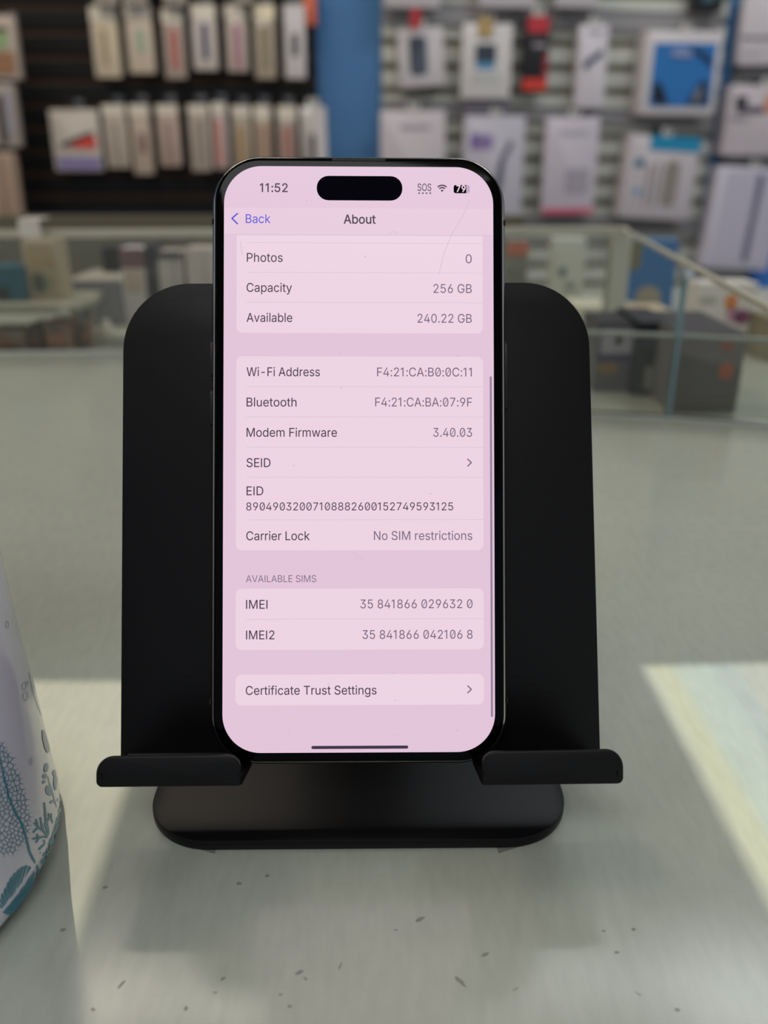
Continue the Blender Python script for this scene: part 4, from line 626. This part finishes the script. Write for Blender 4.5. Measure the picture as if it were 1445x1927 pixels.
w567|158,0,138,0,99,126,61,253,23,379,44,379,66,379,87,379,103,324,118,269,133,214,140,191,147,165,154,137,161,108,168,76,175,41,172,41,168,41,165,41,172,75,179,106,186,135,193,163,199,190,206,214,221,269,237,324,252,379,273,379,295,379,316,379,332,324,347,269,362,214,368,190,375,164,382,136,388,107,395,76,402,41,399,41,395,41,391,41,399,75,406,107,413,135,420,164,427,190,434,214,449,269,465,324,480,379,502,379,523,379,545,379,506,253,468,126,429,0,409,0,389,0,368,0,352,57,335,114,319,172,314,189,309,207,305,225,300,243,295,261,291,280,286,299,281,318,277,338,281,338,286,338,291,338,286,319,281,299,277,280,272,261,267,243,263,225,258,206,253,189,248,172,231,114,215,57,199,0,178,0
y389|51,-140,47,-139,52,-121,57,-103,61,-86,65,-86,68,-87,71,-87,83,-90,94,-91,104,-89,114,-87,122,-82,130,-74,138,-66,145,-53,151,-36,155,-24,159,-13,163,-1,114,126,66,252,17,379,40,379,62,379,84,379,111,305,138,230,165,155,174,132,181,109,187,87,193,64,199,42,206,21,198,21,191,21,184,21,190,42,196,64,202,87,209,110,216,132,224,155,251,230,278,305,305,379,327,379,349,379,371,379,316,234,260,88,204,-58,196,-78,187,-94,177,-107,166,-120,153,-129,139,-136,125,-142,109,-145,91,-145,81,-145,72,-144,65,-143,57,-142"""
GD = {}
for ln in GLYPHS.split('\n'):
    ad, sp = ln[1:].split('|'); GD[ln[0]] = (int(ad)/1000, [[int(v)/1000 for v in q.split(',')] for q in sp.split(';') if q])
def glyphs(ch, bold):
    """flatten the outlines, thicken by bold, fill by winding number"""
    loops = []
    for q in GD[ch][1]:
        n = len(q)//6; P = [(Vector(q[6*i:6*i+2]), Vector(q[6*i+2:6*i+4]), Vector(q[6*i+4:6*i+6])) for i in range(n)]; lp = []
        for i in range(n):
            p0, h0 = P[i][1], P[i][2]; h1, p1 = P[(i+1) % n][0], P[(i+1) % n][1]
            c = (p1-p0); straight = c.length < 1e-6 or (abs(c.cross(h0-p0)) < 2e-3*c.length and abs(c.cross(h1-p0)) < 2e-3*c.length)
            for k in range(1 if straight else 4):
                t = k/4; v = p0*(1-t)**3+h0*3*t*(1-t)**2+h1*3*t*t*(1-t)+p1*t**3
                if not lp or (v-lp[-1]).length > 1e-4: lp.append(v)
        if len(lp) > 1 and (lp[0]-lp[-1]).length < 1e-4: lp.pop()
        loops.append(lp)
    area = lambda lp: sum(lp[i-1].cross(lp[i]) for i in range(len(lp)))
    big = max(loops, key=lambda lp: abs(area(lp))); sg = 1 if area(big) > 0 else -1
    loops = [[Vector(p) for p in inset([tuple(p) for p in lp], -bold*sg)] for lp in loops] if bold else loops
    vs_ = [p for lp in loops for p in lp]; ed_ = []; k = 0
    for lp in loops: ed_ += [(k+i, k+(i+1) % len(lp)) for i in range(len(lp))]; k += len(lp)
    r_ = delaunay_2d_cdt(vs_, ed_, [], 0, 1e-6); Fs = []
    for f in r_[2]:
        cx = sum(r_[0][i][0] for i in f)/len(f); cy = sum(r_[0][i][1] for i in f)/len(f); w = 0
        for lp in loops:
            for i in range(len(lp)):
                p, q = lp[i-1], lp[i]
                if (p.y > cy) != (q.y > cy) and cx < (q.x-p.x)*(cy-p.y)/(q.y-p.y)+p.x: w += 1 if q.y > p.y else -1
        if w: Fs.append(tuple(f))
    return [(v[0], v[1]) for v in r_[0]], Fs
_g = {}
def glyph(ch, bold=0.0):
    if (ch, bold) not in _g:
        gv, gf = glyphs(ch, bold) if GD[ch][1] else ([], [])
        _g[(ch, bold)] = (GD[ch][0], gv, gf)
    return _g[(ch, bold)]
CAPH = max(v[1] for v in glyphs('H', 0)[0])
def write(mb, text, px0, px1, base, cap, bold=0.0, slash=False, z=.00011, width=None):
    """one line of lettering between px0 and px1 on the photo; base and cap are the pixel heights of base line and cap top"""
    V = []; Fs = []; x = 0.0
    for ch in text:
        adv, gv, gf = glyph(ch, bold); k = len(V)
        V += [(v[0]+x, v[1]) for v in gv]; Fs += [tuple(i+k for i in f) for f in gf]
        if slash and ch == '0':
            xs_ = [v[0] for v in gv]; a, c = min(xs_)+x, max(xs_)+x; t = .017; k = len(V)
            a += .10; c -= .10; y0, y1 = CAPH*.24, CAPH*.76
            V += [(a-t, y0+t*.6), (a+t, y0-t*.6), (c+t, y1-t*.6), (c-t, y1+t*.6)]; Fs.append((k, k+1, k+2, k+3))
        x += adv
    lo, hi = min(v[0] for v in V), max(v[0] for v in V)
    ym = (base+cap)/2; u0, u1 = S(px0, ym)[0], S(px1, ym)[0]; vb, vc = S((px0+px1)/2, base)[1], S((px0+px1)/2, cap)[1]
    sx = (u1-u0)/(hi-lo); sy = (vc-vb)/CAPH
    mb.add([(u0+(v[0]-lo)*sx, vb+v[1]*sy, z) for v in V], Fs, PH)
dark, grey, blue = MB(), MB(), MB()
write(dark, '11:52', 489, 541.5, 361.5, 345.5, .010)
write(dark, 'About', 646.5, 707, 421, 404.5, .012)
write(blue, 'Back', 462.5, 509, 420, 403.5, .002)
for t, a, c, y in (('Photos', 464.5, 532, 493), ('Capacity', 464, 549.5, 549.5), ('Available', 464, 550, 606), ('Wi-Fi Address', 464, 602, 708), ('Bluetooth', 464, 558, 765), ('Modem Firmware', 464, 634, 822),
                   ('SEID', 464, 509, 879), ('EID', 464, 495.5, 932), ('Carrier Lock', 463.5, 583, 1016.5), ('IMEI', 463, 503.5, 1145.5), ('IMEI2', 463, 516.5, 1203), ('Certificate Trust Settings', 462.5, 708.5, 1307)):
    write(dark, t, a, c, y, y-16.5, .003)
write(dark, '89049032007108882600152749593125', 463.5, 852.5, 960.5, 945.5, .001, True)
for t, a, c, y, s in (('0', 876, 887.5, 495.5, False), ('256 GB', 815.5, 887.5, 551.5, False), ('240.22 GB', 785.5, 887.5, 607.5, False), ('F4:21:CA:B0:0C:11', 709.5, 887.5, 708.5, True), ('F4:21:CA:BA:07:9F', 706, 888, 765, True),
                      ('3.40.03', 815, 888, 822, True), ('No SIM restrictions', 703.5, 888.5, 1016, False), ('35 841866 029632 0', 678, 889, 1144.5, True), ('35 841866 042106 8', 682, 889, 1202, True)):
    write(grey, t, a, c, y, y-16.5, .001, s)
write(grey, 'AVAILABLE SIMS', 463, 595, 1095.5, 1082.5, -.002)
write(dark, 'SOS', 785.5, 811.5, 359.5, 346, .004)
def stroke(mb, pts, w, z=.00011):
    """open pixel polyline drawn on the screen as a ribbon of pixel width w"""
    P = [Vector(p) for p in pts]; Lf, Rt = [], []
    for i, p in enumerate(P):
        d = (P[min(i+1, len(P)-1)]-P[max(i-1, 0)]).normalized(); n = Vector((-d.y, d.x))*w/2
        Lf.append(p+n); Rt.append(p-n)
    V = [S(*p)+(z,) for p in Lf+Rt]; n = len(P)
    mb.add(V, [(i, i+1, n+i+1, n+i) for i in range(n-1)], PH)
def stroke_v(mb, pts, w, z=.00011):
    """as stroke, with a mitred corner"""
    stroke(mb, pts, w, z)
stroke(blue, [(447.5, 401.5), (436.2, 411.6)], 2.8); stroke(blue, [(436.2, 410.8), (447.5, 422)], 2.8)
for yy in (870.5, 1297): stroke(grey, [(879.5, yy-7), (887.2, yy+.6)], 2.2); stroke(grey, [(887.2, yy-.4), (879.5, yy+7.2)], 2.2)
# signal dots, wifi fan, battery
for xx in (788.5, 795.5, 802.5, 809.5): stroke(grey, [(xx-1.6, 363.8), (xx+1.6, 363.8)], 3.2)
for r_, w in ((12.0, 2.6), (7.6, 2.6)):
    stroke(dark, [(831.8+r_*math.sin(math.radians(t)), 361-r_*math.cos(math.radians(t))) for t in range(-44, 45, 8)], w)
dark.add([S(831.8, 361.6)+(.00011,)]+[S(831.8+4.2*math.sin(math.radians(t)), 361.6-4.2*math.cos(math.radians(t)))+(.00011,) for t in range(-44, 45, 11)], [(0, i, i+1) for i in range(1, 9)], PH)
dark.build('dark_lettering', E_tx, scr); grey.build('grey_lettering', E_val, scr); blue.build('blue_lettering', E_blue, scr)
zone('battery_icon', [ubox(347.5, 363, .0005, uv(853.5, 355)[0], uv(883.5, 355)[0])], emat('battery_grey', (186, 164, 190)), .00008, .0001)
bt_ = zone('battery_level', [rpoly([(uv(853.5, 355)[0], vy(363)), (uv(877, 355)[0], vy(363)), (uv(877, 355)[0], vy(347.5)), (uv(853.5, 355)[0], vy(347.5))], [.0005, 0, 0, .0005], 5)], E_blk, .000105, .000115)
b = MB(); write(b, '79', 858.5, 876, 361.2, 349.2, .02, z=.00013); b.build('battery_lettering', E_card, scr)
# hair scratches and lint on the glass
b = MB()
for pts in ([(884, 378), (868, 412), (850, 440), (835, 478), (826, 515)], [(667, 1040), (671, 1046), (668, 1052), (676, 1048), (682, 1053)], [(452, 455), (456, 480)], [(733, 440), (740, 436), (748, 440)], [(858, 670), (866, 669)]):
    stroke(b, pts, .9, .00014)
for px, py in ((810, 929), (741, 1266), (542, 1380), (687, 483), (577, 378), (553, 876), (642, 730), (618, 1287), (742, 1384), (860, 1374), (744, 1318), (640, 665)): stroke(b, [(px-1.6, py-.8), (px+1.6, py+.8)], 1.6, .00014)
b.build('hair_scratches', emat('scratch_grey', (208, 182, 200)), scr)
# ear speaker, antenna breaks, side buttons
b = MB(); b.prism(rrect(-.0065, .0065, bh/2-.00175, bh/2-.0013, .0002, 4), -.00004, .00006, PH); b.build('speaker_slot', mat('speaker_mesh', (30, 28, 30), .6), phone)
for sx in (-1, 1):
    for v in (vy(413), vy(1322)):
        b = MB(); b.box(sx*bw/2-.00015, sx*bw/2+.00012, v-.0006, v+.0006, -.0066, -.0014, PH); b.build('antenna_band', mat('dark_plastic', (24, 24, 26), .5), phone)
b = MB(); b.prism(rrect(.012, .0290, -.0050, -.0029, .00095, 5), 0, .0006, PH @ frame((bw/2-.0001, 0, 0), (0, 1, 0), (0, 0, 1), (1, 0, 0))); b.build('power_button', mat('dark_button_steel', (44, 42, 41), .35, .8), phone, 40)
for v0, v1 in ((.020, .029), (.008, .017)):
    b = MB(); b.prism(rrect(v0, v1, -.0050, -.0029, .00095, 5), 0, .0006, PH @ frame((-bw/2+.0001, 0, 0), (0, 1, 0), (0, 0, 1), (-1, 0, 0))); b.build('volume_button', mat('dark_button_steel', (44, 42, 41), .35, .8), phone, 40)

# stand
stand = thing('phone_stand', (-.0067, .212, 0), 'black metal phone stand with a rounded back plate and flat base on the grey counter', 'phone stand')
PB = -.0083                                     # front of the back plate, behind the screen plane
vsh = -bh/2-.0002                               # top of the shelf the phone stands on
def SB(px, py, n=PB): return S(px, py, n)
out = []
for i in range(17):
    a = math.radians(90*i/16); out.append(SB(985+125*math.cos(a), 656-125*math.sin(a)))
for i in range(17):
    a = math.radians(90+90*i/16); out.append(SB(357+126*math.cos(a), 659-126*math.sin(a)))
lb, rb = SB(226.5, 1400), SB(1130, 1400)
ub_l, ub_r = lb[0], rb[0]; vb = vsh-.0010
out += [(ub_l, vb), (ub_r, vb)]
b = MB(); b.prism(out, PB-.0022, PB, PH, 0, .0004); b.build('back_plate', M_black, stand, 40)
LN = .0118                                      # front of the lips
def lip(pl, pr, bend_u0, bend_u1, inner_right):
    """shelf that bends forward out of the plate and turns up into a lip"""
    b = MB(); T = .0012
    prof = []                                   # inner line (n, v) from plate to lip
    for i in range(7):
        a = math.radians(90*i/6); prof.append((PB+.0014-.0014*math.cos(a), vsh+.0014-.0014*math.sin(a)))
    for i in range(7):
        a = math.radians(90*i/6); prof.append((LN-T-.0020+.0020*math.sin(a), vsh+.0020-.0020*math.cos(a)))
    outp = []
    for i in range(len(prof)):
        p0 = Vector(prof[max(i-1, 0)]); p1 = Vector(prof[min(i+1, len(prof)-1)]); d = (p1-p0).normalized()
        outp.append((prof[i][0]+d.y*T, prof[i][1]-d.x*T))
    cs = prof+outp[::-1]
    M = PH @ frame((0, 0, 0), (0, 0, 1), (0, 1, 0), (-1, 0, 0))     # (n, v, -u)
    b.prism(cs, -bend_u1, -bend_u0, M, 0, .0003)
    # upturned lip with rounded ends
    (a0, a1), (c0, c1) = pl, pr
    vt_l, vt_r = a1, c1
    poly = [(a0, vsh-.0012), (c0, vsh-.0010), (c0, vt_r), (a0, vt_l)]
    rad = [.0014, .0005, .0030, .0040] if inner_right else [.0005, .0014, .0040, .0030]
    b.prism(rpoly(poly, rad, 8), LN-T, LN, PH, 0, .0005)
    return b.build('support_lip', M_black, stand, 40)
lip(S(180, 1424, LN), S(453, 1420.5, LN), ub_l+.0016, S(453, 1450, LN)[0]-.0002, True)
lip(S(907, 1414.5, LN), S(1173.5, 1410, LN), S(907, 1450, LN)[0]+.0002, ub_r-.0016, False)
# base
BX0, BX1, BY0, BY1, BZ = -.0598, .0462, .1618, .262, .0032
Mb = Matrix.Translation((-.0067, .21, 0)) @ Matrix.Rotation(math.radians(.6), 4, 'Z') @ Matrix.Translation((.0067, -.21, 0))
b = MB(); b.prism(rrect(BX0, BX1, BY0, BY1, .0165, 14), .0003, BZ, Mb, 0, .0005); b.build('base_plate', M_black, stand, 40)
pm = PH @ Vector((-.002, -.004, PB-.0022)); a0 = Vector((pm.x, .246, BZ)); top = Vector((pm.x, pm.y+.0055, pm.z))
ax = (top-a0-Vector((0, 0, .006))).normalized(); base_c = a0+Vector((0, 0, .0058)); L_ = (top-base_c).length; ax = (top-base_c).normalized()
FMa = frame(base_c, (1, 0, 0), ax.cross(Vector((1, 0, 0))), ax)
b = MB(); b.box(-.024, .024, -.0025, .0025, .004, L_-.004, FMa, 0, .0008); b.build('support_arm', M_black, stand, 40)
for c in (base_c, top):
    b = MB(); b.tube([c+Vector((-.03, 0, 0)), c+Vector((.03, 0, 0))], .0055, 20); b.build('hinge', M_black, stand, 40)
# clear tape under the front corners of the base
tp = bpy.data.materials.new('clear_tape'); tp.use_nodes = True; pb = tp.node_tree.nodes['Principled BSDF']; pb.inputs['Base Color'].default_value = L3((150, 150, 142)); pb.inputs['Alpha'].default_value = .45; pb.inputs['Roughness'].default_value = .15
for pts, lb in (([(338, 1588), (404, 1607), (410, 1590), (344, 1574)], 'strip of clear tape under the left front corner of the stand base'), ([(938, 1606), (1004, 1586), (998, 1572), (934, 1590)], 'strip of clear tape under the right front corner of the stand base')):
    b = MB(); P = [on_z(*p) for p in pts]; b.prism([(p.x, p.y) for p in P], .00003, .00012); tag(b.build('tape_strip', tp), lb, 'tape', 'clear tape strips at the stand base')

# ------------------------------------------------------------------ the printed white canister at the left
VX, VY = -.140, .154
VZ = [0, .004, .012, .03, .06, .10, .135]; VR = [.0588, .0612, .0608, .0600, .0582, .0566, .0536]
def vr(z):
    z = max(0, min(z, VZ[-1]))
    for i in range(len(VZ)-1):
        if z <= VZ[i+1]: t = (z-VZ[i])/(VZ[i+1]-VZ[i]); return VR[i]+(VR[i+1]-VR[i])*t
    return VR[-1]
can = thing('printed_canister', (VX, VY, 0), 'white canister with teal coral and shell print and a silver neck at the left edge', 'canister')
b = MB(); prof = [(.052, 0.0), (.0570, .0004), (.0595, .0016), (.0610, .0040), (.0612, .007)] + [(vr(z/1000), z/1000) for z in range(10, 136, 5)] + [(.0520, .1365), (.050, .137)]
b.lathe(prof, (VX, VY, .0003), 128); b.build('canister_body', mat('white_enamel', (216, 213, 224), .22, coat=.5), can, 50)
b = MB(); b.lathe([(.0510, .137), (.0530, .1374), (.0535, .139), (.0530, .1405), (.0522, .141), (.0522, .146), (.0530, .1465), (.0535, .148), (.0528, .150), (.0505, .151), (.0500, .158), (.0490, .1595), (.010, .160)], (VX, VY, .0003), 96)
b.build('silver_neck', mat('brushed_silver', (186, 180, 164), .28, 1.0), can, 40)
def on_can(px, py, lift=.00012):
    """pixel -> the point of the canister wall that is seen there"""
    r = ray(px, py).normalized(); t0 = None; t = .08
    while t < .35:
        p = EYE+r*t
        if p.z >= -.001 and math.hypot(p.x-VX, p.y-VY) <= vr(p.z)+lift: t0 = t; break
        t += .0008
    if t0 is None:                              # just past the outline: nearest point on the wall
        best = min(((math.hypot((EYE+r*(.08+.001*i)).x-VX, (EYE+r*(.08+.001*i)).y-VY)-vr((EYE+r*(.08+.001*i)).z), .08+.001*i) for i in range(240)), key=lambda q: q[0]); p = EYE+r*best[1]
    else:
        lo, hi = t0-.0008, t0
        for _ in range(18):
            m = (lo+hi)/2; p = EYE+r*m
            if math.hypot(p.x-VX, p.y-VY) <= vr(p.z)+lift: hi = m
            else: lo = m
        p = EYE+r*hi
    d = Vector((p.x-VX, p.y-VY, 0)).normalized(); R = vr(p.z)+lift
    return Vector((VX+d.x*R, VY+d.y*R, max(.0005, p.z)))
def ribbon(mb, pts, w0, w1=None, sub=2):
    w1 = w0 if w1 is None else w1; P = [Vector(pts[0])]
    for i in range(len(pts)-1):
        a, c = Vector(pts[i]), Vector(pts[i+1])
        for k in range(1, sub+1): P.append(a+(c-a)*k/sub)
    V = []; n = len(P)
    for i, p in enumerate(P):
        d = (P[min(i+1, n-1)]-P[max(i-1, 0)])
        d = d.normalized() if d.length > 0 else Vector((1, 0)); nn = Vector((-d.y, d.x)); w = (w0+(w1-w0)*i/(n-1))/2
        V += [on_can(*(p+nn*w)), on_can(*(p-nn*w))]
    mb.add(V, [(2*i, 2*i+2, 2*i+3, 2*i+1) for i in range(n-1)])
def blob(mb, poly):
    c = Vector((sum(p[0] for p in poly)/len(poly), sum(p[1] for p in poly)/len(poly)))
    V = [on_can(*c)]; n = len(poly)
    for f in (.5, 1): V += [on_can(*(c+(Vector(p)-c)*f)) for p in poly]
    Fs = [(0, 1+i, 1+(i+1) % n) for i in range(n)]+[(1+i, 1+n+i, 1+n+(i+1) % n, 1+(i+1) % n) for i in range(n)]
    mb.add(V, Fs)
def Z(x, y): return (x*.2128, 1350+y*.2128)
def ell(cx, cy, a, c, rot=0, n=16):
    q = math.radians(rot); return [(cx+a*math.cos(t)*math.cos(q)-c*math.sin(t)*math.sin(q), cy+a*math.cos(t)*math.sin(q)+c*math.sin(t)*math.cos(q)) for t in (2*math.pi*k/n for k in range(n))]
I_teal = mat('teal_print', (44, 128, 146), .3); I_soft = mat('pale_teal_print', (112, 154, 172), .3); I_faint = mat('faint_grey_print', (168, 170, 186), .3)
stem = [Z(-60, 120), Z(-20, 270), Z(10, 400), Z(45, 560), Z(80, 700), Z(130, 830), Z(190, 930), Z(232, 1060), Z(262, 1190), Z(318, 1300), Z(345, 1355), Z(338, 1430)]
fan = MB()
for i in range(len(stem)-1): ribbon(fan, [stem[i], stem[i+1]], 1.6+i*.36, 1.6+(i+1)*.36, 3)
region = [Z(*p) for p in ((-120, 250), (10, 200), (40, 220), (100, 330), (160, 440), (208, 560), (214, 640), (262, 740), (270, 830), (288, 880), (275, 990), (255, 1080), (238, 1075), (215, 1110), (150, 1200), (60, 1215), (-120, 1200))]
pts = []; tries = 0
while len(pts) < 210 and tries < 30000:
    tries += 1; p = Vector((random.uniform(-26, 62), random.uniform(1388, 1612)))
    if in_poly(p, region) and all(((p.x-q.x)/5.2)**2+((p.y-q.y)/8.0)**2 > 1 for q in pts): pts.append(p)
frame_pts = [Vector(p) for p in ((-200, 1200), (300, 1200), (300, 1800), (-200, 1800))]
vo, eo, fo, *_ = delaunay_2d_cdt(pts+frame_pts, [], [], 0, 1e-6)
def circ(a, b_, c):
    d = 2*(a.x*(b_.y-c.y)+b_.x*(c.y-a.y)+c.x*(a.y-b_.y))
    if abs(d) < 1e-9: return (a+b_+c)/3
    return Vector(((a.length_squared*(b_.y-c.y)+b_.length_squared*(c.y-a.y)+c.length_squared*(a.y-b_.y))/d, (a.length_squared*(c.x-b_.x)+b_.length_squared*(a.x-c.x)+c.length_squared*(b_.x-a.x))/d))
cc = [circ(*(Vector(vo[i]) for i in f)) for f in fo]; adj = {}
for k, f in enumerate(fo):
    for i in range(3): adj.setdefault(frozenset((f[i], f[(i+1) % 3])), []).append(k)
for e, fsx in adj.items():
    if len(fsx) != 2: continue
    a, c = cc[fsx[0]], cc[fsx[1]]; ia, ic = in_poly(a, region), in_poly(c, region)
    if not (ia or ic): continue
    if not (ia and ic):                          # free tips at the rim
        if not ia: a, c = c, a
        d = (c-a); c = a+d.normalized()*min(d.length, 7)
        ribbon(fan, [a, c], 1.1, .5, 1)
    else: ribbon(fan, [a, c], 1.15, 1.15, 1)
fan.build('sea_fan_print', I_teal, can)
# scallop shell: one wedge per rib
sh_ = MB(); base = Vector(Z(95, 1758)); rim = [Z(*p) for p in ((20, 1730), (6, 1690), (4, 1640), (8, 1590), (30, 1545), (58, 1490), (82, 1440), (110, 1400), (145, 1365), (180, 1330), (215, 1315), (250, 1310), (282, 1335), (302, 1362), (312, 1385))]
for i in range(len(rim)-1):
    a, c = Vector(rim[i]), Vector(rim[i+1]); g = .13
    p, q = a+(c-a)*g, a+(c-a)*(1-g); m = (p+q)/2+((p+q)/2-base).normalized()*1.2
    s0 = base+(p-base)*.06; s1 = base+(q-base)*.06
    rows = [[s0+(p-s0)*t, s1+(q-s1)*t] for t in (0, .25, .5, .75, 1.0)]; V = [on_can(*v) for r_ in rows for v in r_]+[on_can(*m)]
    sh_.add(V, [(2*k, 2*k+2, 2*k+3, 2*k+1) for k in range(4)]+[(8, 10, 9)])
rimr = [Z(*p) for p in ((312, 1385), (292, 1480), (250, 1555), (205, 1620), (150, 1700), (110, 1755))]
rimr = [tuple(Vector(rimr[i])*(1-t)+Vector(rimr[i+1])*t) for i in range(len(rimr)-1) for t in (0, .5)]+[rimr[-1]]
for i in range(len(rimr)-1):
    a, c = Vector(rimr[i]), Vector(rimr[i+1]); sh_.add([on_can(*(base+(v-base)*t)) for t in (.1, .55, 1) for v in (a+(c-a)*.10, a+(c-a)*.90)], [(0, 2, 3, 1), (2, 4, 5, 3)])
sh_.build('shell_print', I_teal, can)
# branching coral
co = MB()
def br(pts, w0, w1):
    ribbon(co, [Z(*p) for p in pts], w0*1.15, w1*1.25, 2)
    for i in range(len(pts)-1):                  # short buds along each branch
        a_, c_ = Vector(Z(*pts[i])), Vector(Z(*pts[i+1])); d_ = (c_-a_).normalized(); n_ = Vector((-d_.y, d_.x))
        for t in (.35, .75):
            m_ = a_+(c_-a_)*t; sd_ = 1 if (i+int(t*4)) % 2 else -1; ribbon(co, [tuple(m_), tuple(m_+d_*2.2+n_*sd_*2.6)], 2.0, 1.5, 1)
br([(385, 1300), (430, 1225), (455, 1140), (468, 1060), (478, 960), (500, 880)], 5.5, 2.5)
br([(455, 1140), (432, 1060), (390, 1005), (340, 970), (305, 930)], 5, 2.5); br([(390, 1005), (370, 950), (360, 880)], 3.6, 2); br([(345, 972), (312, 1000), (296, 1010)], 3, 2); br([(340, 965), (318, 900)], 3, 2)
br([(432, 1050), (418, 960), (408, 900), (402, 830), (395, 750)], 5, 2); br([(415, 930), (438, 880), (440, 850)], 3, 2); br([(408, 880), (392, 850)], 2.5, 1.8); br([(415, 985), (395, 930)], 2.6, 2)
br([(440, 1070), (392, 1055), (330, 1062), (292, 1078)], 4, 2.4); br([(350, 1060), (320, 1110)], 3, 2); br([(345, 1062), (325, 1035)], 2.6, 2)
br([(455, 1120), (410, 1110), (370, 1140), (345, 1172)], 4, 2.6); br([(395, 1112), (385, 1085)], 2.6, 2); br([(430, 1225), (395, 1200), (352, 1195)], 4, 2.4); br([(392, 1200), (372, 1225)], 3, 2); br([(430, 1215), (415, 1160)], 3, 1.6); br([(385, 1300), (372, 1275), (395, 1255)], 3.6, 2.4)
br([(478, 960), (458, 910), (456, 850)], 3, 1.8); br([(480, 950), (510, 920), (520, 880)], 3, 1.8); br([(470, 1040), (495, 1000), (515, 950)], 3, 1.8); br([(460, 1130), (490, 1080), (505, 1020)], 3, 2)
co.build('coral_print', mat('teal_print', (60, 132, 148), .3), can)
# seaweed, bubbles and faint drops
sw_ = MB(); ribbon(sw_, [Z(*p) for p in ((425, 520), (450, 620), (470, 680), (500, 790), (530, 870))], 1.2, 1.6, 2)
for e in (ell(*Z(410, 445), 4.2, 9, 8), ell(*Z(398, 520), 4, 5, 20), ell(*Z(390, 570), 2.6, 3.4, 30), ell(*Z(436, 645), 6.6, 10, -12), ell(*Z(492, 555), 3.6, 15, 4), ell(*Z(492, 620), 2.2, 5, 4), ell(*Z(462, 745), 5, 2.6, -30), ell(*Z(522, 730), 4, 5, 20), ell(*Z(535, 820), 2.6, 5, 10), ell(*Z(480, 490), 2.4, 6, 6)): blob(sw_, e)
sw_.build('seaweed_print', I_soft, can)
bb = MB()
for e in (ell(*Z(272, 390), 2.6, 7), ell(46, 1291, 3.6, 7.4, 5), ell(48, 1310, 4.4, 8, 5), ell(14, 1175, 2.6, 7), ell(51, 1286, 2.4, 4)):
    ribbon(bb, e+[e[0]], .8, .8, 1)
ribbon(bb, [(55, 1265), (62, 1300), (72, 1330), (78, 1345)], .8, .8, 2)
bb.build('bubble_print', mat('grey_blue_print', (128, 146, 166), .3), can)
fa = MB(); blob(fa, [Z(*p) for p in ((372, 110), (392, 110), (416, 180), (438, 250), (440, 300), (420, 315), (396, 270), (378, 190))]); fa.build('drop_print', I_faint, can)
# the print goes on around the canister
for o in [c for c in can.children if c.name.split('.')[0] in ('sea_fan_print', 'shell_print', 'coral_print', 'seaweed_print')]:
    for a in (-105, -210):
        c = o.copy(); COL.objects.link(c); c.parent = can; c.rotation_euler = (0, 0, math.radians(a))
